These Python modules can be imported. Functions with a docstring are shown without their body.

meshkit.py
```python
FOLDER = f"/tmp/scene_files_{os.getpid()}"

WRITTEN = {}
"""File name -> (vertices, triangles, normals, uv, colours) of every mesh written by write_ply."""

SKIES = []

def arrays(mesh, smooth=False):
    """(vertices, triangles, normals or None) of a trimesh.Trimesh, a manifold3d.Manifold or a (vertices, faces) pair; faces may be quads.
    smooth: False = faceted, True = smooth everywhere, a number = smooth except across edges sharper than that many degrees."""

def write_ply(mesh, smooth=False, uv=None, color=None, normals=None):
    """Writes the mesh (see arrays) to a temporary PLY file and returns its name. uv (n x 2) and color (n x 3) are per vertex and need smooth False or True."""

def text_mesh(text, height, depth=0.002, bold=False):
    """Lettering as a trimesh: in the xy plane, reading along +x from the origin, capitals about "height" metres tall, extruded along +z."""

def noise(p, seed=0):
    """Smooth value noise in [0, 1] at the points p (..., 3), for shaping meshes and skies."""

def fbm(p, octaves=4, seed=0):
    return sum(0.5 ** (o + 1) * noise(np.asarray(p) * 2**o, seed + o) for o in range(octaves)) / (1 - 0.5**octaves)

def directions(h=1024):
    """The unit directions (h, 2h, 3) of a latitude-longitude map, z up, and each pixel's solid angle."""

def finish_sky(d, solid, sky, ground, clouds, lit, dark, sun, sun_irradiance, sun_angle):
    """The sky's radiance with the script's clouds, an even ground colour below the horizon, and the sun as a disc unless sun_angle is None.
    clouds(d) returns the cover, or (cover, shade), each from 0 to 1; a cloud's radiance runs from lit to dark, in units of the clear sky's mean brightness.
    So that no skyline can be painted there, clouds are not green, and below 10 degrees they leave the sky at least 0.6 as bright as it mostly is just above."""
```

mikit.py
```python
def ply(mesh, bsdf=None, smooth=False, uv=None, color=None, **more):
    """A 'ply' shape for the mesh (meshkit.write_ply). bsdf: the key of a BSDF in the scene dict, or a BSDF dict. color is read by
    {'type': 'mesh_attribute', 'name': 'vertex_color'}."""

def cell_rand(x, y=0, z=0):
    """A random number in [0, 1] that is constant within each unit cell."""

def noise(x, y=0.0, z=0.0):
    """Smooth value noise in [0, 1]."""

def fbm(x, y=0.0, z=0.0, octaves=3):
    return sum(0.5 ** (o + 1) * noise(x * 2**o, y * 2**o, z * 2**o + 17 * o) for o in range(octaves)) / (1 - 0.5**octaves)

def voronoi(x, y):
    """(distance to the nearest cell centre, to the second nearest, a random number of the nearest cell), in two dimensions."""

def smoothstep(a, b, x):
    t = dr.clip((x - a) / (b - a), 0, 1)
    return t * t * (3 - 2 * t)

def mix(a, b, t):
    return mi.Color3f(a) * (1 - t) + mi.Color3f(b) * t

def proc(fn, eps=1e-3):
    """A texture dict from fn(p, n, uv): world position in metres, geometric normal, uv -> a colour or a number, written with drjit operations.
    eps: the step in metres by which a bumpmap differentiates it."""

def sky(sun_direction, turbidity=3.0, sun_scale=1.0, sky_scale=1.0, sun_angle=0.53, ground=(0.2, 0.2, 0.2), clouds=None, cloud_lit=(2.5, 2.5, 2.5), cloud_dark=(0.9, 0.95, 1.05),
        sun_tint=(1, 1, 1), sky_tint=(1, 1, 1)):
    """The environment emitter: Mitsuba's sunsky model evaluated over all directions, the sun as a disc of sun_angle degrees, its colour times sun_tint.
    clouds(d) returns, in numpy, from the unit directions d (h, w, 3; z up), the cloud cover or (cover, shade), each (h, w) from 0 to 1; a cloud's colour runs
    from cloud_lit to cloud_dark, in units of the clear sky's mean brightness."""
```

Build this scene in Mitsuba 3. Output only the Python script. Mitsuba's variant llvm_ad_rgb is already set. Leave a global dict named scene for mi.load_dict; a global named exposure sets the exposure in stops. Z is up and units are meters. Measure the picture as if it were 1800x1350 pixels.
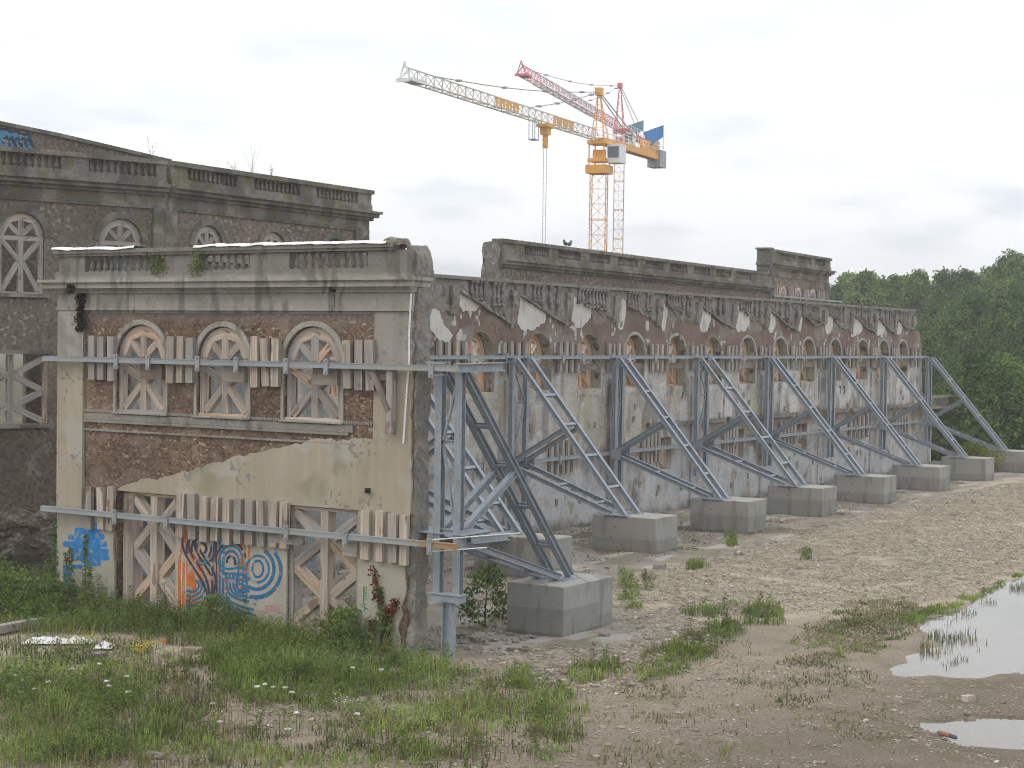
import math
import numpy as np
import trimesh
import shapely
from shapely import affinity
from shapely.geometry import Polygon, LineString, Point, box as sbox
import drjit as dr
import mitsuba as mi
import mikit
import meshkit
from mikit import noise, fbm, voronoi, smoothstep, mix

# ---------------------------------------------------------------- camera
F = 2928.0                                              # focal length in pixels of the 1800 x 1350 photograph
_v1 = np.array([1824.0, -48.0, F]); _v1 /= np.linalg.norm(_v1)
_v2 = np.array([-4705.0, -143.0, F]); _v2 -= _v1 * (_v1 @ _v2); _v2 /= np.linalg.norm(_v2)
AX = np.stack([-_v2, _v1, np.cross(-_v2, _v1)], 1)      # world axes (gable, long wall, up) in camera axes (right, down, forward)
CAM = np.array([18.63047703, -26.35300525, 6.1])
FWD, UPV = AX.T @ np.array([0, 0, 1.0]), AX.T @ np.array([0, -1.0, 0])
scene = {'camera': {'type': 'perspective', 'fov': 2 * math.degrees(math.atan(900 / F)), 'fov_axis': 'x', 'near_clip': 0.1, 'far_clip': 3000.0,
                    'to_world': mi.ScalarTransform4f().look_at(origin=CAM.tolist(), target=(CAM + FWD).tolist(), up=UPV.tolist())}}
labels = {}


def clouds(d):
    n = meshkit.fbm(d * np.array([5.0, 5.0, 17.0]) + 3.7, 5, 3)
    m = meshkit.fbm(d * np.array([13.0, 13.0, 44.0]) + 1.3, 5, 11)
    low = np.clip(1 - d[..., 2] / 0.24, 0, 1)
    shade = np.clip((n - 0.50) * 3.2, 0, 1) * (.25 + .55 * low) + np.clip((m - 0.53) * 5.0, 0, 1) * 0.60 * low + 0.16 * low
    return np.ones(d.shape[:2]), np.clip(shade, 0, 1)


scene['sky'] = mikit.sky((-0.50, -0.66, 0.78), turbidity=4, sun_scale=0.16, sun_angle=24, clouds=clouds, cloud_lit=(3.40, 3.50, 3.64), cloud_dark=(1.35, 1.63, 2.0),
                         ground=(0.2, 0.19, 0.16))
exposure = 1.88
HAZE = 0.0007


# ---------------------------------------------------------------- measuring: a pixel of the photograph as a point on a real plane
def ray(px, py): return AX.T @ np.array([(px - 900) / F, (py - 675) / F, 1.0])
def at_z(px, py, z=0.0): r = ray(px, py); return CAM + r * ((z - CAM[2]) / r[2])
def at_y(px, py, y=0.0): r = ray(px, py); return CAM + r * ((y - CAM[1]) / r[1])
def at_x(px, py, x=0.0): r = ray(px, py); return CAM + r * ((x - CAM[0]) / r[0])
def at_depth(px, py, d): return CAM + ray(px, py) * d


ORD = 'first second third fourth fifth sixth seventh eighth ninth tenth eleventh twelfth thirteenth fourteenth fifteenth sixteenth seventeenth eighteenth nineteenth twentieth'.split()
ORD += ['twenty-' + o for o in ORD[:9]] + ['thirtieth'] + ['thirty-' + o for o in ORD[:9]]


def unique(name):
    k, i = name, 0
    while k in scene or k in labels or any(k == r for r in ROOTS):
        i += 1
        k = f'{name}_{i:03d}'
    ROOTS.add(k)
    return k


ROOTS = set()
COUNT = {}


def child(parent, name):
    """Key of the next part called name under parent."""
    k = f'{parent}__{name}'
    i = COUNT.get(k, 0)
    COUNT[k] = i + 1
    return k if i == 0 else f'{k}_{i:03d}'


def thing(name, label, cat, group=None):
    k = unique(name)
    labels[k] = {'label': label, 'category': cat}
    if group: labels[k]['group'] = group
    return k


def setting(name, **more):
    k = unique(name)
    labels[k] = {'kind': 'structure', **more}
    return k


I4 = np.eye(4)


def frame(origin, e, back):
    """Local x along e, local y along back (into the wall), z up."""
    m = np.eye(4)
    m[:3, 0], m[:3, 1], m[:3, 2], m[:3, 3] = e, back, (0, 0, 1), origin
    return m


_BOXV = np.array([[x, y, z] for x in (-.5, .5) for y in (-.5, .5) for z in (-.5, .5)])
_BOXQ = np.array([[0, 1, 3, 2], [4, 6, 7, 5], [0, 4, 5, 1], [2, 3, 7, 6], [0, 2, 6, 4], [1, 5, 7, 3]])


class MB:
    """Collects solids into one mesh."""
    def __init__(self): self.v, self.f, self.uv, self.n = [], [], [], 0

    def raw(self, v, f, uv=None):
        f = np.asarray(f)
        if f.shape[1] == 4: f = np.vstack([f[:, [0, 1, 2]], f[:, [0, 2, 3]]])
        self.v.append(np.asarray(v, float)); self.f.append(f + self.n); self.n += len(v)
        self.uv.append(np.zeros((len(v), 2)) if uv is None else uv)
        return self

    def box(self, x0, x1, y0, y1, z0, z1):
        v = (_BOXV + .5) * [x1 - x0, y1 - y0, z1 - z0] + [x0, y0, z0]
        return self.raw(v, _BOXQ)

    def bar(self, p, q, w, h, up=(0, 0, 1)):
        """A rectangular bar from p to q; w across, h along up. uv: v along the length."""
        p, q = np.asarray(p, float), np.asarray(q, float)
        d = q - p; L = np.linalg.norm(d); d = d / L
        up = np.asarray(up, float); s = np.cross(d, up)
        if np.linalg.norm(s) < 1e-6: s = np.cross(d, [1, 0, 0])
        s /= np.linalg.norm(s); u = np.cross(s, d)
        R = np.stack([d * L, s * w, u * h])
        v = _BOXV @ R + (p + q) / 2
        vv, ff, uu = [], [], []
        off = (p[0] * 7.3 + p[1] * 3.1 + p[2] * 5.7 + q[0]) % 50
        for i, quad in enumerate(_BOXQ):
            b = _BOXV[quad]
            ax = [k for k in range(1, 3) if np.ptp(b[:, k]) > 0]
            c = b[:, ax[0]] * (w if ax[0] == 1 else h) + (0 if len(ax) == 1 else b[:, ax[1]] * h)
            vv.append(v[quad]); uu.append(np.stack([c + off, b[:, 0] * L + off * 1.7], 1)); ff.append(np.arange(4) + 4 * i)
        return self.raw(np.vstack(vv), np.array(ff), np.vstack(uu))

    def ibeam(self, p, q, b, h, t=0.014, up=(0, 0, 1)):
        """An I-section from p to q: flanges b wide, height h along up."""
        p, q = np.asarray(p, float), np.asarray(q, float)
        d = q - p; L = np.linalg.norm(d); d = d / L
        up = np.asarray(up, float); s = np.cross(d, up); s /= np.linalg.norm(s); u = np.cross(s, d)
        w = t * 0.6
        for a0, a1, c0, c1 in ((-b / 2, b / 2, h / 2 - t, h / 2), (-b / 2, b / 2, -h / 2, -h / 2 + t), (-w, w, -h / 2 + t, h / 2 - t)):
            v = np.array([p + s * (a0 if i & 1 else a1) + u * (c0 if i & 2 else c1) + d * (L if i & 4 else 0) for i in range(8)])
            self.raw(v, [[0, 1, 3, 2], [4, 6, 7, 5], [0, 4, 5, 1], [2, 3, 7, 6], [0, 2, 6, 4], [1, 5, 7, 3]])
        return self

    def tube(self, pts, r, n=6):
        import sys
        p = np.asarray(pts, float)
        t = np.gradient(p, axis=0); t /= np.linalg.norm(t, axis=1, keepdims=True) + 1e-12
        a = np.cross(t, np.where(np.abs(t[:, 2:]) < .9, [0, 0, 1.], [1., 0, 0])); a /= np.linalg.norm(a, axis=1, keepdims=True)
        b = np.cross(t, a); g = np.arange(n) * 2 * np.pi / n
        rr = np.broadcast_to(r, (len(p),))[:, None, None]
        v = p[:, None] + rr * (np.cos(g)[None, :, None] * a[:, None] + np.sin(g)[None, :, None] * b[:, None])
        i, j = np.meshgrid(np.arange(len(p) - 1), np.arange(n), indexing='ij')
        q = np.stack([i * n + j, i * n + (j + 1) % n, (i + 1) * n + (j + 1) % n, (i + 1) * n + j], -1).reshape(-1, 4)
        f = np.vstack([q[:, [0, 1, 2]], q[:, [0, 2, 3]]])
        c = len(p) * n
        caps = [[c, (k + 1) % n, k] for k in range(n)] + [[c + 1, c - n + k, c - n + (k + 1) % n] for k in range(n)]
        return self.raw(np.vstack([v.reshape(-1, 3), p[:1], p[-1:]]), np.vstack([f, caps]))

    def prism(self, poly, y0, y1):
        """A polygon in (x, z), from y0 to y1."""
        for g in getattr(poly, 'geoms', [poly]):
            if g.is_empty or g.geom_type != 'Polygon' or g.area < 1e-7: continue
            m = trimesh.creation.extrude_polygon(g, y1 - y0, engine='earcut')
            v = m.vertices
            self.raw(np.stack([v[:, 0], y1 - v[:, 2], v[:, 1]], 1), m.faces)
        return self

    def lathe(self, prof, c, n=8):
        prof = np.asarray(prof, float); g = np.arange(n) * 2 * np.pi / n + np.pi / n
        v = np.stack([prof[:, :1] * np.cos(g), prof[:, :1] * np.sin(g), np.repeat(prof[:, 1:], n, 1)], -1).reshape(-1, 3) + c
        i, j = np.meshgrid(np.arange(len(prof) - 1), np.arange(n), indexing='ij')
        q = np.stack([i * n + j, i * n + (j + 1) % n, (i + 1) * n + (j + 1) % n, (i + 1) * n + j], -1).reshape(-1, 4)
        return self.raw(v, q)

    def mesh(self, m=I4):
        v = np.vstack(self.v) @ m[:3, :3].T + m[:3, 3]
        return v, np.vstack(self.f), np.vstack(self.uv)

    def put(self, key, bsdf, m=I4, smooth=False, uv=False):
        if not self.v: return key
        v, f, t = self.mesh(m)
        scene[key] = mikit.ply((v, f), bsdf, smooth, uv=t if uv else None)
        return key

    def part(self, parent, name, bsdf, m=I4, **kw): return self.put(child(parent, name), bsdf, m, **kw)


def ragged(pts, step, amp, rng):
    """A polyline with a broken edge."""
    out = []
    for a, b in zip(pts[:-1], pts[1:]):
        a, b = np.array(a, float), np.array(b, float)
        L = np.linalg.norm(b - a); n = max(1, int(L / step)); nrm = np.array([-(b - a)[1], (b - a)[0]]) / max(L, 1e-9)
        for i in range(n):
            out.append(a + (b - a) * i / n + nrm * rng.normal(0, amp) * (i > 0))
    return [tuple(p) for p in out] + [tuple(pts[-1])]


# ---------------------------------------------------------------- materials
def rgb(*c): return {'type': 'rgb', 'value': list(c)}


def add_bsdf(name, color, rough=0.9, spec=0.3, metallic=0.0, bump=None, bscale=1.0, eps=4e-3):
    c = mikit.proc(color) if callable(color) else rgb(*color)
    b = {'type': 'principled', 'base_color': c, 'roughness': rough, 'specular': spec, 'metallic': metallic}
    if bump is not None:
        b = {'type': 'bumpmap', 'tex': mikit.proc(bump, eps), 'scale': bscale, 'bsdf': b}
    scene[name] = {'type': 'twosided', 'bsdf': b}
    return name


def U(p): return p.x + p.y * 0.93


def c_rubble(p, n, uv):                                 # small brown millstones in pale mortar
    u = U(p) + 0.10 * noise(p.z * 11, p.x * 11)
    d1, d2, w = voronoi(u * 17, p.z * 24 + 5 * noise(u * 3, p.z * 3))
    stone = mix((0.075, 0.050, 0.038), (0.265, 0.178, 0.125), w * 0.75 + 0.25 * noise(u * 46, p.z * 46))
    stone = mix(stone, mi.Color3f(0.42, 0.37, 0.31), smoothstep(0.93, 0.98, w) * 0.7)
    c = mix(stone, mi.Color3f(0.17, 0.135, 0.105), smoothstep(0.20, 0.02, d2 - d1) * 0.5)
    big = fbm(u * 0.9, p.z * 1.1, 3.0)
    pale = smoothstep(0.60, 0.72, noise(u * 3.4, p.z * 4.2, 8.0))
    c = mix(c, mi.Color3f(0.29, 0.24, 0.19), pale * 0.35)
    c = c * (0.58 + 0.8 * big)
    return mix(c, mi.Color3f(0.20, 0.185, 0.165), smoothstep(6.35, 6.68, p.z + 0.25 * noise(u * 5, p.z * 3)) * 0.55)


def b_rubble(p, n, uv):
    return noise(U(p) * 17, p.z * 22, p.x) + 0.6 * noise(U(p) * 37, p.z * 41)


def c_render(p, n, uv):                                 # cement render of the gable: grey above, ochre below, streaks
    u = U(p)
    edge = p.z + 0.12 * noise(u * 3, 1.0) + 0.05 * noise(u * 17, 2.0)
    up = smoothstep(5.62, 5.78, edge)
    low = mix((0.318, 0.278, 0.21), (0.408, 0.365, 0.288), fbm(u * 1.3, p.z * 0.8, 4.0))
    hi = mix((0.235, 0.225, 0.20), (0.35, 0.335, 0.30), fbm(u * 1.7, p.z * 1.4, 1.0))
    c = mix(low, hi, up)
    streak = fbm(u * 9, p.z * 0.5, 8.0)
    c = c * (0.88 + 0.24 * streak)
    green = smoothstep(0.54, 0.75, fbm(u * 2.1, p.z * 1.6, 11.0)) * smoothstep(4.6, 3.6, p.z) * smoothstep(2.2, 3.2, p.z)
    c = mix(c, mi.Color3f(0.235, 0.235, 0.155), green * 0.65)
    pale = smoothstep(0.62, 0.72, fbm(u * 1.5 + 7, p.z * 1.5, 21.0))
    c = mix(c, mi.Color3f(0.40, 0.39, 0.36), pale * 0.6)
    speck = smoothstep(0.70, 0.78, noise(u * 14, p.z * 14, 5.0)) * smoothstep(0.55, 0.7, fbm(u * 1.2, p.z * 1.2, 31.0))
    c = mix(c, mi.Color3f(0.19, 0.19, 0.19), speck * 0.7)
    foot = smoothstep(2.3, 1.5, p.z + 0.9 * (fbm(u * 1.1, p.z, 2.0) - .5))
    c = mix(c, mi.Color3f(0.395, 0.38, 0.325) * (0.8 + 0.4 * fbm(u * 3, p.z * 2, 61.0)), foot * 0.75)
    return mix(c, mi.Color3f(0.27, 0.275, 0.235), smoothstep(0.9, 0.1, p.z + 0.5 * fbm(u * 3, p.z, 7.0)) * 0.6)


def c_trim(p, n, uv):                                   # cast cement mouldings with lichen and soot
    u = U(p)
    c = mix((0.25, 0.243, 0.218), (0.38, 0.365, 0.325), fbm(u * 2.2, p.z * 2.0, p.y * 2))
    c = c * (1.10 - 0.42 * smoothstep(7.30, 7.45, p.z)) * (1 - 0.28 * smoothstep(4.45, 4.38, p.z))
    soot = smoothstep(0.52, 0.72, fbm(u * 3.1, p.z * 1.2, 9.0)) * smoothstep(0.3, 0.6, noise(u * 11, p.z * 2.5, 1.0))
    c = mix(c, mi.Color3f(0.10, 0.097, 0.085), soot * 0.55)
    moss = smoothstep(0.5, 0.75, fbm(u * 2.7, p.z * 4, 15.0))
    c = mix(c, mi.Color3f(0.20, 0.203, 0.145), moss * 0.35)
    return c * (0.88 + 0.24 * noise(u * 23, p.z * 23, p.y * 23))


def c_trim_dark(p, n, uv):                              # the same mouldings across the canal, much dirtier
    u = U(p)
    c = mix((0.125, 0.118, 0.105), (0.29, 0.268, 0.235), fbm(u * 0.9, p.z * 2.4, 2.0))
    soot = smoothstep(0.40, 0.66, fbm(u * 1.6, p.z * 1.5, 9.0))
    c = mix(c, mi.Color3f(0.065, 0.062, 0.056), soot * 0.6)
    moss = smoothstep(0.5, 0.72, fbm(u * 1.9, p.z * 3, 15.0))
    c = mix(c, mi.Color3f(0.12, 0.13, 0.055), moss * 0.6)
    return c * (0.85 + 0.3 * noise(u * 19, p.z * 19))


def c_rubble_dark(p, n, uv):
    u = U(p)
    u = u + 0.12 * noise(p.z * 6, u * 5)
    d1, d2, w = voronoi(u * 8.5, p.z * 10.5 + 2 * noise(u * 2, p.z * 2))
    stone = mix((0.082, 0.069, 0.056), (0.195, 0.162, 0.128), w * .7 + .3 * noise(u * 22, p.z * 22))
    stone = mix(stone, mi.Color3f(0.32, 0.285, 0.25), smoothstep(0.82, 0.97, w) * smoothstep(0.44, 0.62, fbm(u * .6, p.z * .7, 3.)) * .5)
    c = mix(stone, mi.Color3f(0.135, 0.11, 0.095), smoothstep(0.18, 0.03, d2 - d1) * 0.6)
    c = c * (0.85 + 0.85 * fbm(u * 0.35, p.z * 0.5, 3.0))
    low = smoothstep(5.4, 3.4, p.z + 1.2 * noise(u * .7, p.z * .5))
    c = mix(c, c * mi.Color3f(0.72, 0.70, 0.66), low)
    pale = smoothstep(0.50, 0.70, fbm(u * 1.6, p.z * 2.4, 30.0)) * low * smoothstep(.3, .7, noise(u * 7, p.z * 9, 3.))
    return mix(c, mi.Color3f(0.25, 0.24, 0.22), pale * 0.6)


def c_broken(p, n, uv):                                 # torn concrete and rubble core
    c = mix((0.155, 0.15, 0.135), (0.31, 0.30, 0.275), fbm(U(p) * 4 + p.y * 3, p.z * 4, p.y * 4))
    c = c * (0.7 + 0.6 * fbm(p.y * 21, p.z * 19, p.x * 21))
    return mix(c, mi.Color3f(0.33, 0.275, 0.20), smoothstep(0.62, 0.76, noise(p.y * 6, p.z * 5, p.x * 6 + 30)) * 0.4)


def b_broken(p, n, uv): return fbm(U(p) * 9, p.z * 9, p.y * 5) + 0.4 * noise(U(p) * 31, p.z * 31, p.y * 31)


def c_longwall(p, n, uv):                               # inside face of the long wall: brown plaster above, peeling whitewash below
    u = p.y
    n1, n2 = fbm(u * 0.55, p.z * 0.7, 1.0), fbm(u * 2.2, p.z * 0.6, 5.0)
    brown = mix((0.135, 0.097, 0.078), (0.225, 0.172, 0.14), fbm(u * 1.5, p.z * 1.5, 2.0))
    brown = mix(brown, mi.Color3f(0.24, 0.215, 0.19), smoothstep(0.52, 0.68, fbm(u * 1.1, p.z * 1.3, 12.0)) * 0.75)
    brown = mix(brown, mi.Color3f(0.46, 0.45, 0.43), smoothstep(0.735, 0.76, noise(u * 6, p.z * 5, 9.0)) * smoothstep(0.5, 0.62, fbm(u * 1.7, p.z * .8, 44.0)))
    white = mix((0.32, 0.305, 0.28), (0.50, 0.485, 0.455), n2)
    white = mix(white, mi.Color3f(0.53, 0.525, 0.51), smoothstep(0.52, 0.60, fbm(u * 1.3, p.z * 1.1, 9.0)) * 0.7)
    white = mix(white, mi.Color3f(0.40, 0.36, 0.24), smoothstep(0.57, 0.7, fbm(u * 0.9, p.z * 0.7, 19.0)) * 0.5)
    rust = smoothstep(0.54, 0.70, fbm(u * 3.3, p.z * 0.9, 25.0))
    white = mix(white, mi.Color3f(0.22, 0.17, 0.135), rust * 0.52)
    dark = smoothstep(0.57, 0.74, fbm(u * 1.9, p.z * 0.9, 33.0))
    white = mix(white, mi.Color3f(0.095, 0.085, 0.077), dark * 0.55)
    band = smoothstep(2.5, 3.0, p.z + 0.4 * n1) * smoothstep(3.7, 3.25, p.z + 0.4 * n1) * smoothstep(26., 34., u)
    white = mix(white, mi.Color3f(0.15, 0.11, 0.085), band * 0.75)
    white = mix(white, mi.Color3f(0.44, 0.45, 0.46), smoothstep(2.1, 1.3, p.z + 0.6 * (n2 - .5)) * smoothstep(.35, .6, fbm(u * 2.0, p.z * 2.0, 55.)) * 0.8)
    foot = smoothstep(0.5, 0.0, p.z + 0.35 * noise(u * 1.8, 3.0))
    white = mix(white, mi.Color3f(0.10, 0.09, 0.075), foot * 0.7)
    t = smoothstep(4.9, 5.9, p.z + 1.5 * (fbm(u * 1.1, p.z * 0.8, 3.0) - 0.5))
    c = mix(white, brown, t)
    c = mix(c, mi.Color3f(0.035, 0.034, 0.034), smoothstep(8.0, 6.0, u) * smoothstep(0.9, 1.3, p.z + n1 * .6) * smoothstep(2.9, 2.4, p.z) * 0.85)  # gloom seen through the left doorway, painted into the wall colour
    c = mix(c, mi.Color3f(0.145, 0.175, 0.185), smoothstep(11.0, 8.5, u + 2 * n1) * smoothstep(.3, .6, fbm(u * 1.2, p.z * 0.9, 66.0)) * 0.7)
    return c * (0.86 + 0.28 * noise(u * 17, p.z * 13))


def c_scar(p, n, uv):                                   # grey concrete left of the torn-off vaults
    c = mix((0.155, 0.146, 0.134), (0.30, 0.285, 0.262), fbm(p.y * 1.4, p.z * 2.2, p.x * 3))
    c = c * (0.72 + 0.56 * fbm(p.y * 9, p.z * 7, p.x * 9))
    c = mix(c, mi.Color3f(0.33, 0.315, 0.29), smoothstep(0.60, 0.78, fbm(p.y * 7, p.z * 9, 4.0)) * 0.55)
    c = mix(c, mi.Color3f(0.175, 0.128, 0.10), smoothstep(0.50, 0.66, fbm(p.y * 1.9, p.z * 2.6, 71.0)) * 0.35 * smoothstep(7.5, 7.1, p.z))
    return mix(c, mi.Color3f(0.07, 0.062, 0.055), smoothstep(0.58, 0.78, fbm(p.y * 6, p.z * 5, 14.0)) * 0.55)


def c_white(p, n, uv):
    c = mix((0.46, 0.45, 0.42), (0.60, 0.595, 0.57), fbm(p.y * 2.5, p.z * 2.5, 2.0))
    return mix(c, mi.Color3f(0.29, 0.26, 0.21), smoothstep(0.58, 0.75, fbm(p.y * 5, p.z * 1.2, 5.0)) * 0.5)


def c_block(p, n, uv):                                  # cast concrete footings with pour lines and damp
    r = noise(p.x * 0.02, dr.floor(p.y / 6.8 + 0.3) * 1.7, 4.0)
    c = mix((0.245, 0.242, 0.222), (0.335, 0.332, 0.305), fbm(p.x * 1.3 + p.y, p.z * 2.0, p.y))
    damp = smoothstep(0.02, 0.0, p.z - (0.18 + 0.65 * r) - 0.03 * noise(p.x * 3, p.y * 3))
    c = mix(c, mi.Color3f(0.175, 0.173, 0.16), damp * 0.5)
    st = smoothstep(0.52, 0.75, fbm((p.x + p.y) * 5, p.z * 0.9, 7.0))
    c = mix(c, mi.Color3f(0.145, 0.14, 0.13), st * 0.5)
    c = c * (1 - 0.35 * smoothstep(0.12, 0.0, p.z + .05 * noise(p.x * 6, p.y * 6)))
    return c * (0.9 + 0.2 * noise(p.x * 30, p.y * 30, p.z * 30))


def wood(tone, grey):
    def f(p, n, uv):
        g = fbm(uv.x * 38, uv.y * 1.6, 3.0)
        c = mi.Color3f(*tone) * (0.62 + 0.75 * g)
        c = mix(c, mi.Color3f(0.19, 0.165, 0.14), smoothstep(0.56, 0.70, fbm(uv.x * 14, uv.y * 0.9, 15.0)) * 0.55)
        k = noise(uv.x * 9, uv.y * 3.1, 7.0)
        c = mix(c, mi.Color3f(0.16, 0.095, 0.055), smoothstep(0.83, 0.90, k) * 0.75)
        c = mix(c, mi.Color3f(0.30, 0.285, 0.265), smoothstep(0.35, 0.75, fbm(uv.x * 5, uv.y * 0.8, 9.0)) * grey)
        return c * (0.85 + 0.3 * noise(uv.y * 0.7, 2.0))
    return f


def c_steel(p, n, uv):
    c = mix((0.215, 0.252, 0.288), (0.295, 0.33, 0.362), fbm(p.x * 2.3 + p.y, p.z * 1.9, p.y * 1.7)) * (0.86 + 0.28 * noise(p.x * 13, p.z * 9, p.y * 13))
    c = mix(c, mi.Color3f(0.20, 0.125, 0.075), smoothstep(0.70, 0.80, fbm(p.x * 7, p.z * 5, p.y * 7)) * 0.5)
    return mix(c, mi.Color3f(0.30, 0.31, 0.31), smoothstep(0.66, 0.78, noise(p.x * 8, p.z * 8, p.y * 8)) * 0.3)


def c_waler(p, n, uv):
    c = mix((0.235, 0.265, 0.285), (0.32, 0.35, 0.365), fbm(p.x * 1.6 + p.y, p.z * 3, 1.0))
    c = mix(c, mi.Color3f(0.34, 0.32, 0.25), smoothstep(-1.5, 0.2, p.x) * smoothstep(2., -1., p.y) * 0.55)
    return mix(c, mi.Color3f(0.32, 0.17, 0.06), smoothstep(0.25, 0.75, p.x + 0.3 * noise(p.x * 9, p.z * 20)) * smoothstep(3.6, 3.2, p.z) * smoothstep(3., 1., p.y) * 0.8)


GRAVEL_A = (at_z(860, 1130), at_z(1300, 1080), at_z(1800, 985))


def c_ground(p, n, uv):
    x, y = p.x, p.y
    big = fbm(x * 0.35, y * 0.35, 2.0)
    mid = fbm(x * 1.7, y * 1.7, 6.0)
    d1, d2, w = voronoi(x * 21, y * 21)
    soil = mix((0.135, 0.108, 0.082), (0.235, 0.195, 0.15), mid)
    soil = mix(soil, mix((0.13, 0.105, 0.08), (0.36, 0.315, 0.26), noise(x * 41, y * 41)), 0.42)
    gravel = mix((0.165, 0.142, 0.106), (0.375, 0.334, 0.262), 0.5 * w + 0.5 * noise(x * 47, y * 47)) * (0.72 + 0.55 * mid) * (0.82 + 0.36 * big)
    t = smoothstep(-1.2, 1.6, y - 1.55 * x - 1.2 + 2.2 * (big - 0.5)) 
    c = mix(soil, gravel, t * 0.95)
    slab = smoothstep(0.5, -0.5, x + 1.5 + 2.2 * (big - 0.5) + 0.035 * (y - 12)) * smoothstep(1.5, 4.0, y)
    near = smoothstep(3.2, 1.6, dr.abs(x - 0.4 + 0.8 * (big - .5))) * smoothstep(0.2, 1.2, y) * smoothstep(9.0, 6.5, y + mid)
    sc = mix((0.135, 0.115, 0.095), (0.25, 0.225, 0.195), fbm(x * 0.9, y * 0.9, 8.0))
    sc = mix(sc, mi.Color3f(0.40, 0.38, 0.355), smoothstep(0.58, 0.70, fbm(x * 1.5, y * 0.55, 18.0)) * 0.5)
    sc = mix(sc, mi.Color3f(0.085, 0.07, 0.055), smoothstep(0.56, 0.7, fbm(x * 1.1, y * 0.6, 28.0)) * 0.7)
    sc = mix(sc, mi.Color3f(0.14, 0.15, 0.075), smoothstep(0.60, 0.75, fbm(x * 2.2, y * 1.2, 38.0)) * 0.5)
    c = mix(c, sc, dr.maximum(slab, near * 0.8))
    c = mix(c, mi.Color3f(0.105, 0.115, 0.05), smoothstep(0.52, 0.72, fbm(x * 1.6, y * 1.6, 48.0)) * smoothstep(3.0, -2.0, y - 1.2 * x) * 0.3)
    far = smoothstep(58.0, 66.0, y)
    c = mix(c, mi.Color3f(0.07, 0.085, 0.035), far * smoothstep(4., -4., x - 2 + 6 * (big - .5)))
    wet = smoothstep(5.0, 10.5, x - 0.25 * y + 1.5 * (mid - 0.5)) * smoothstep(16., 8., y)
    c = c * (1 - 0.34 * wet)
    bank = smoothstep(-9.4, -10.2, x)
    return mix(c, mi.Color3f(0.06, 0.058, 0.035), bank * 0.8)


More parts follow.
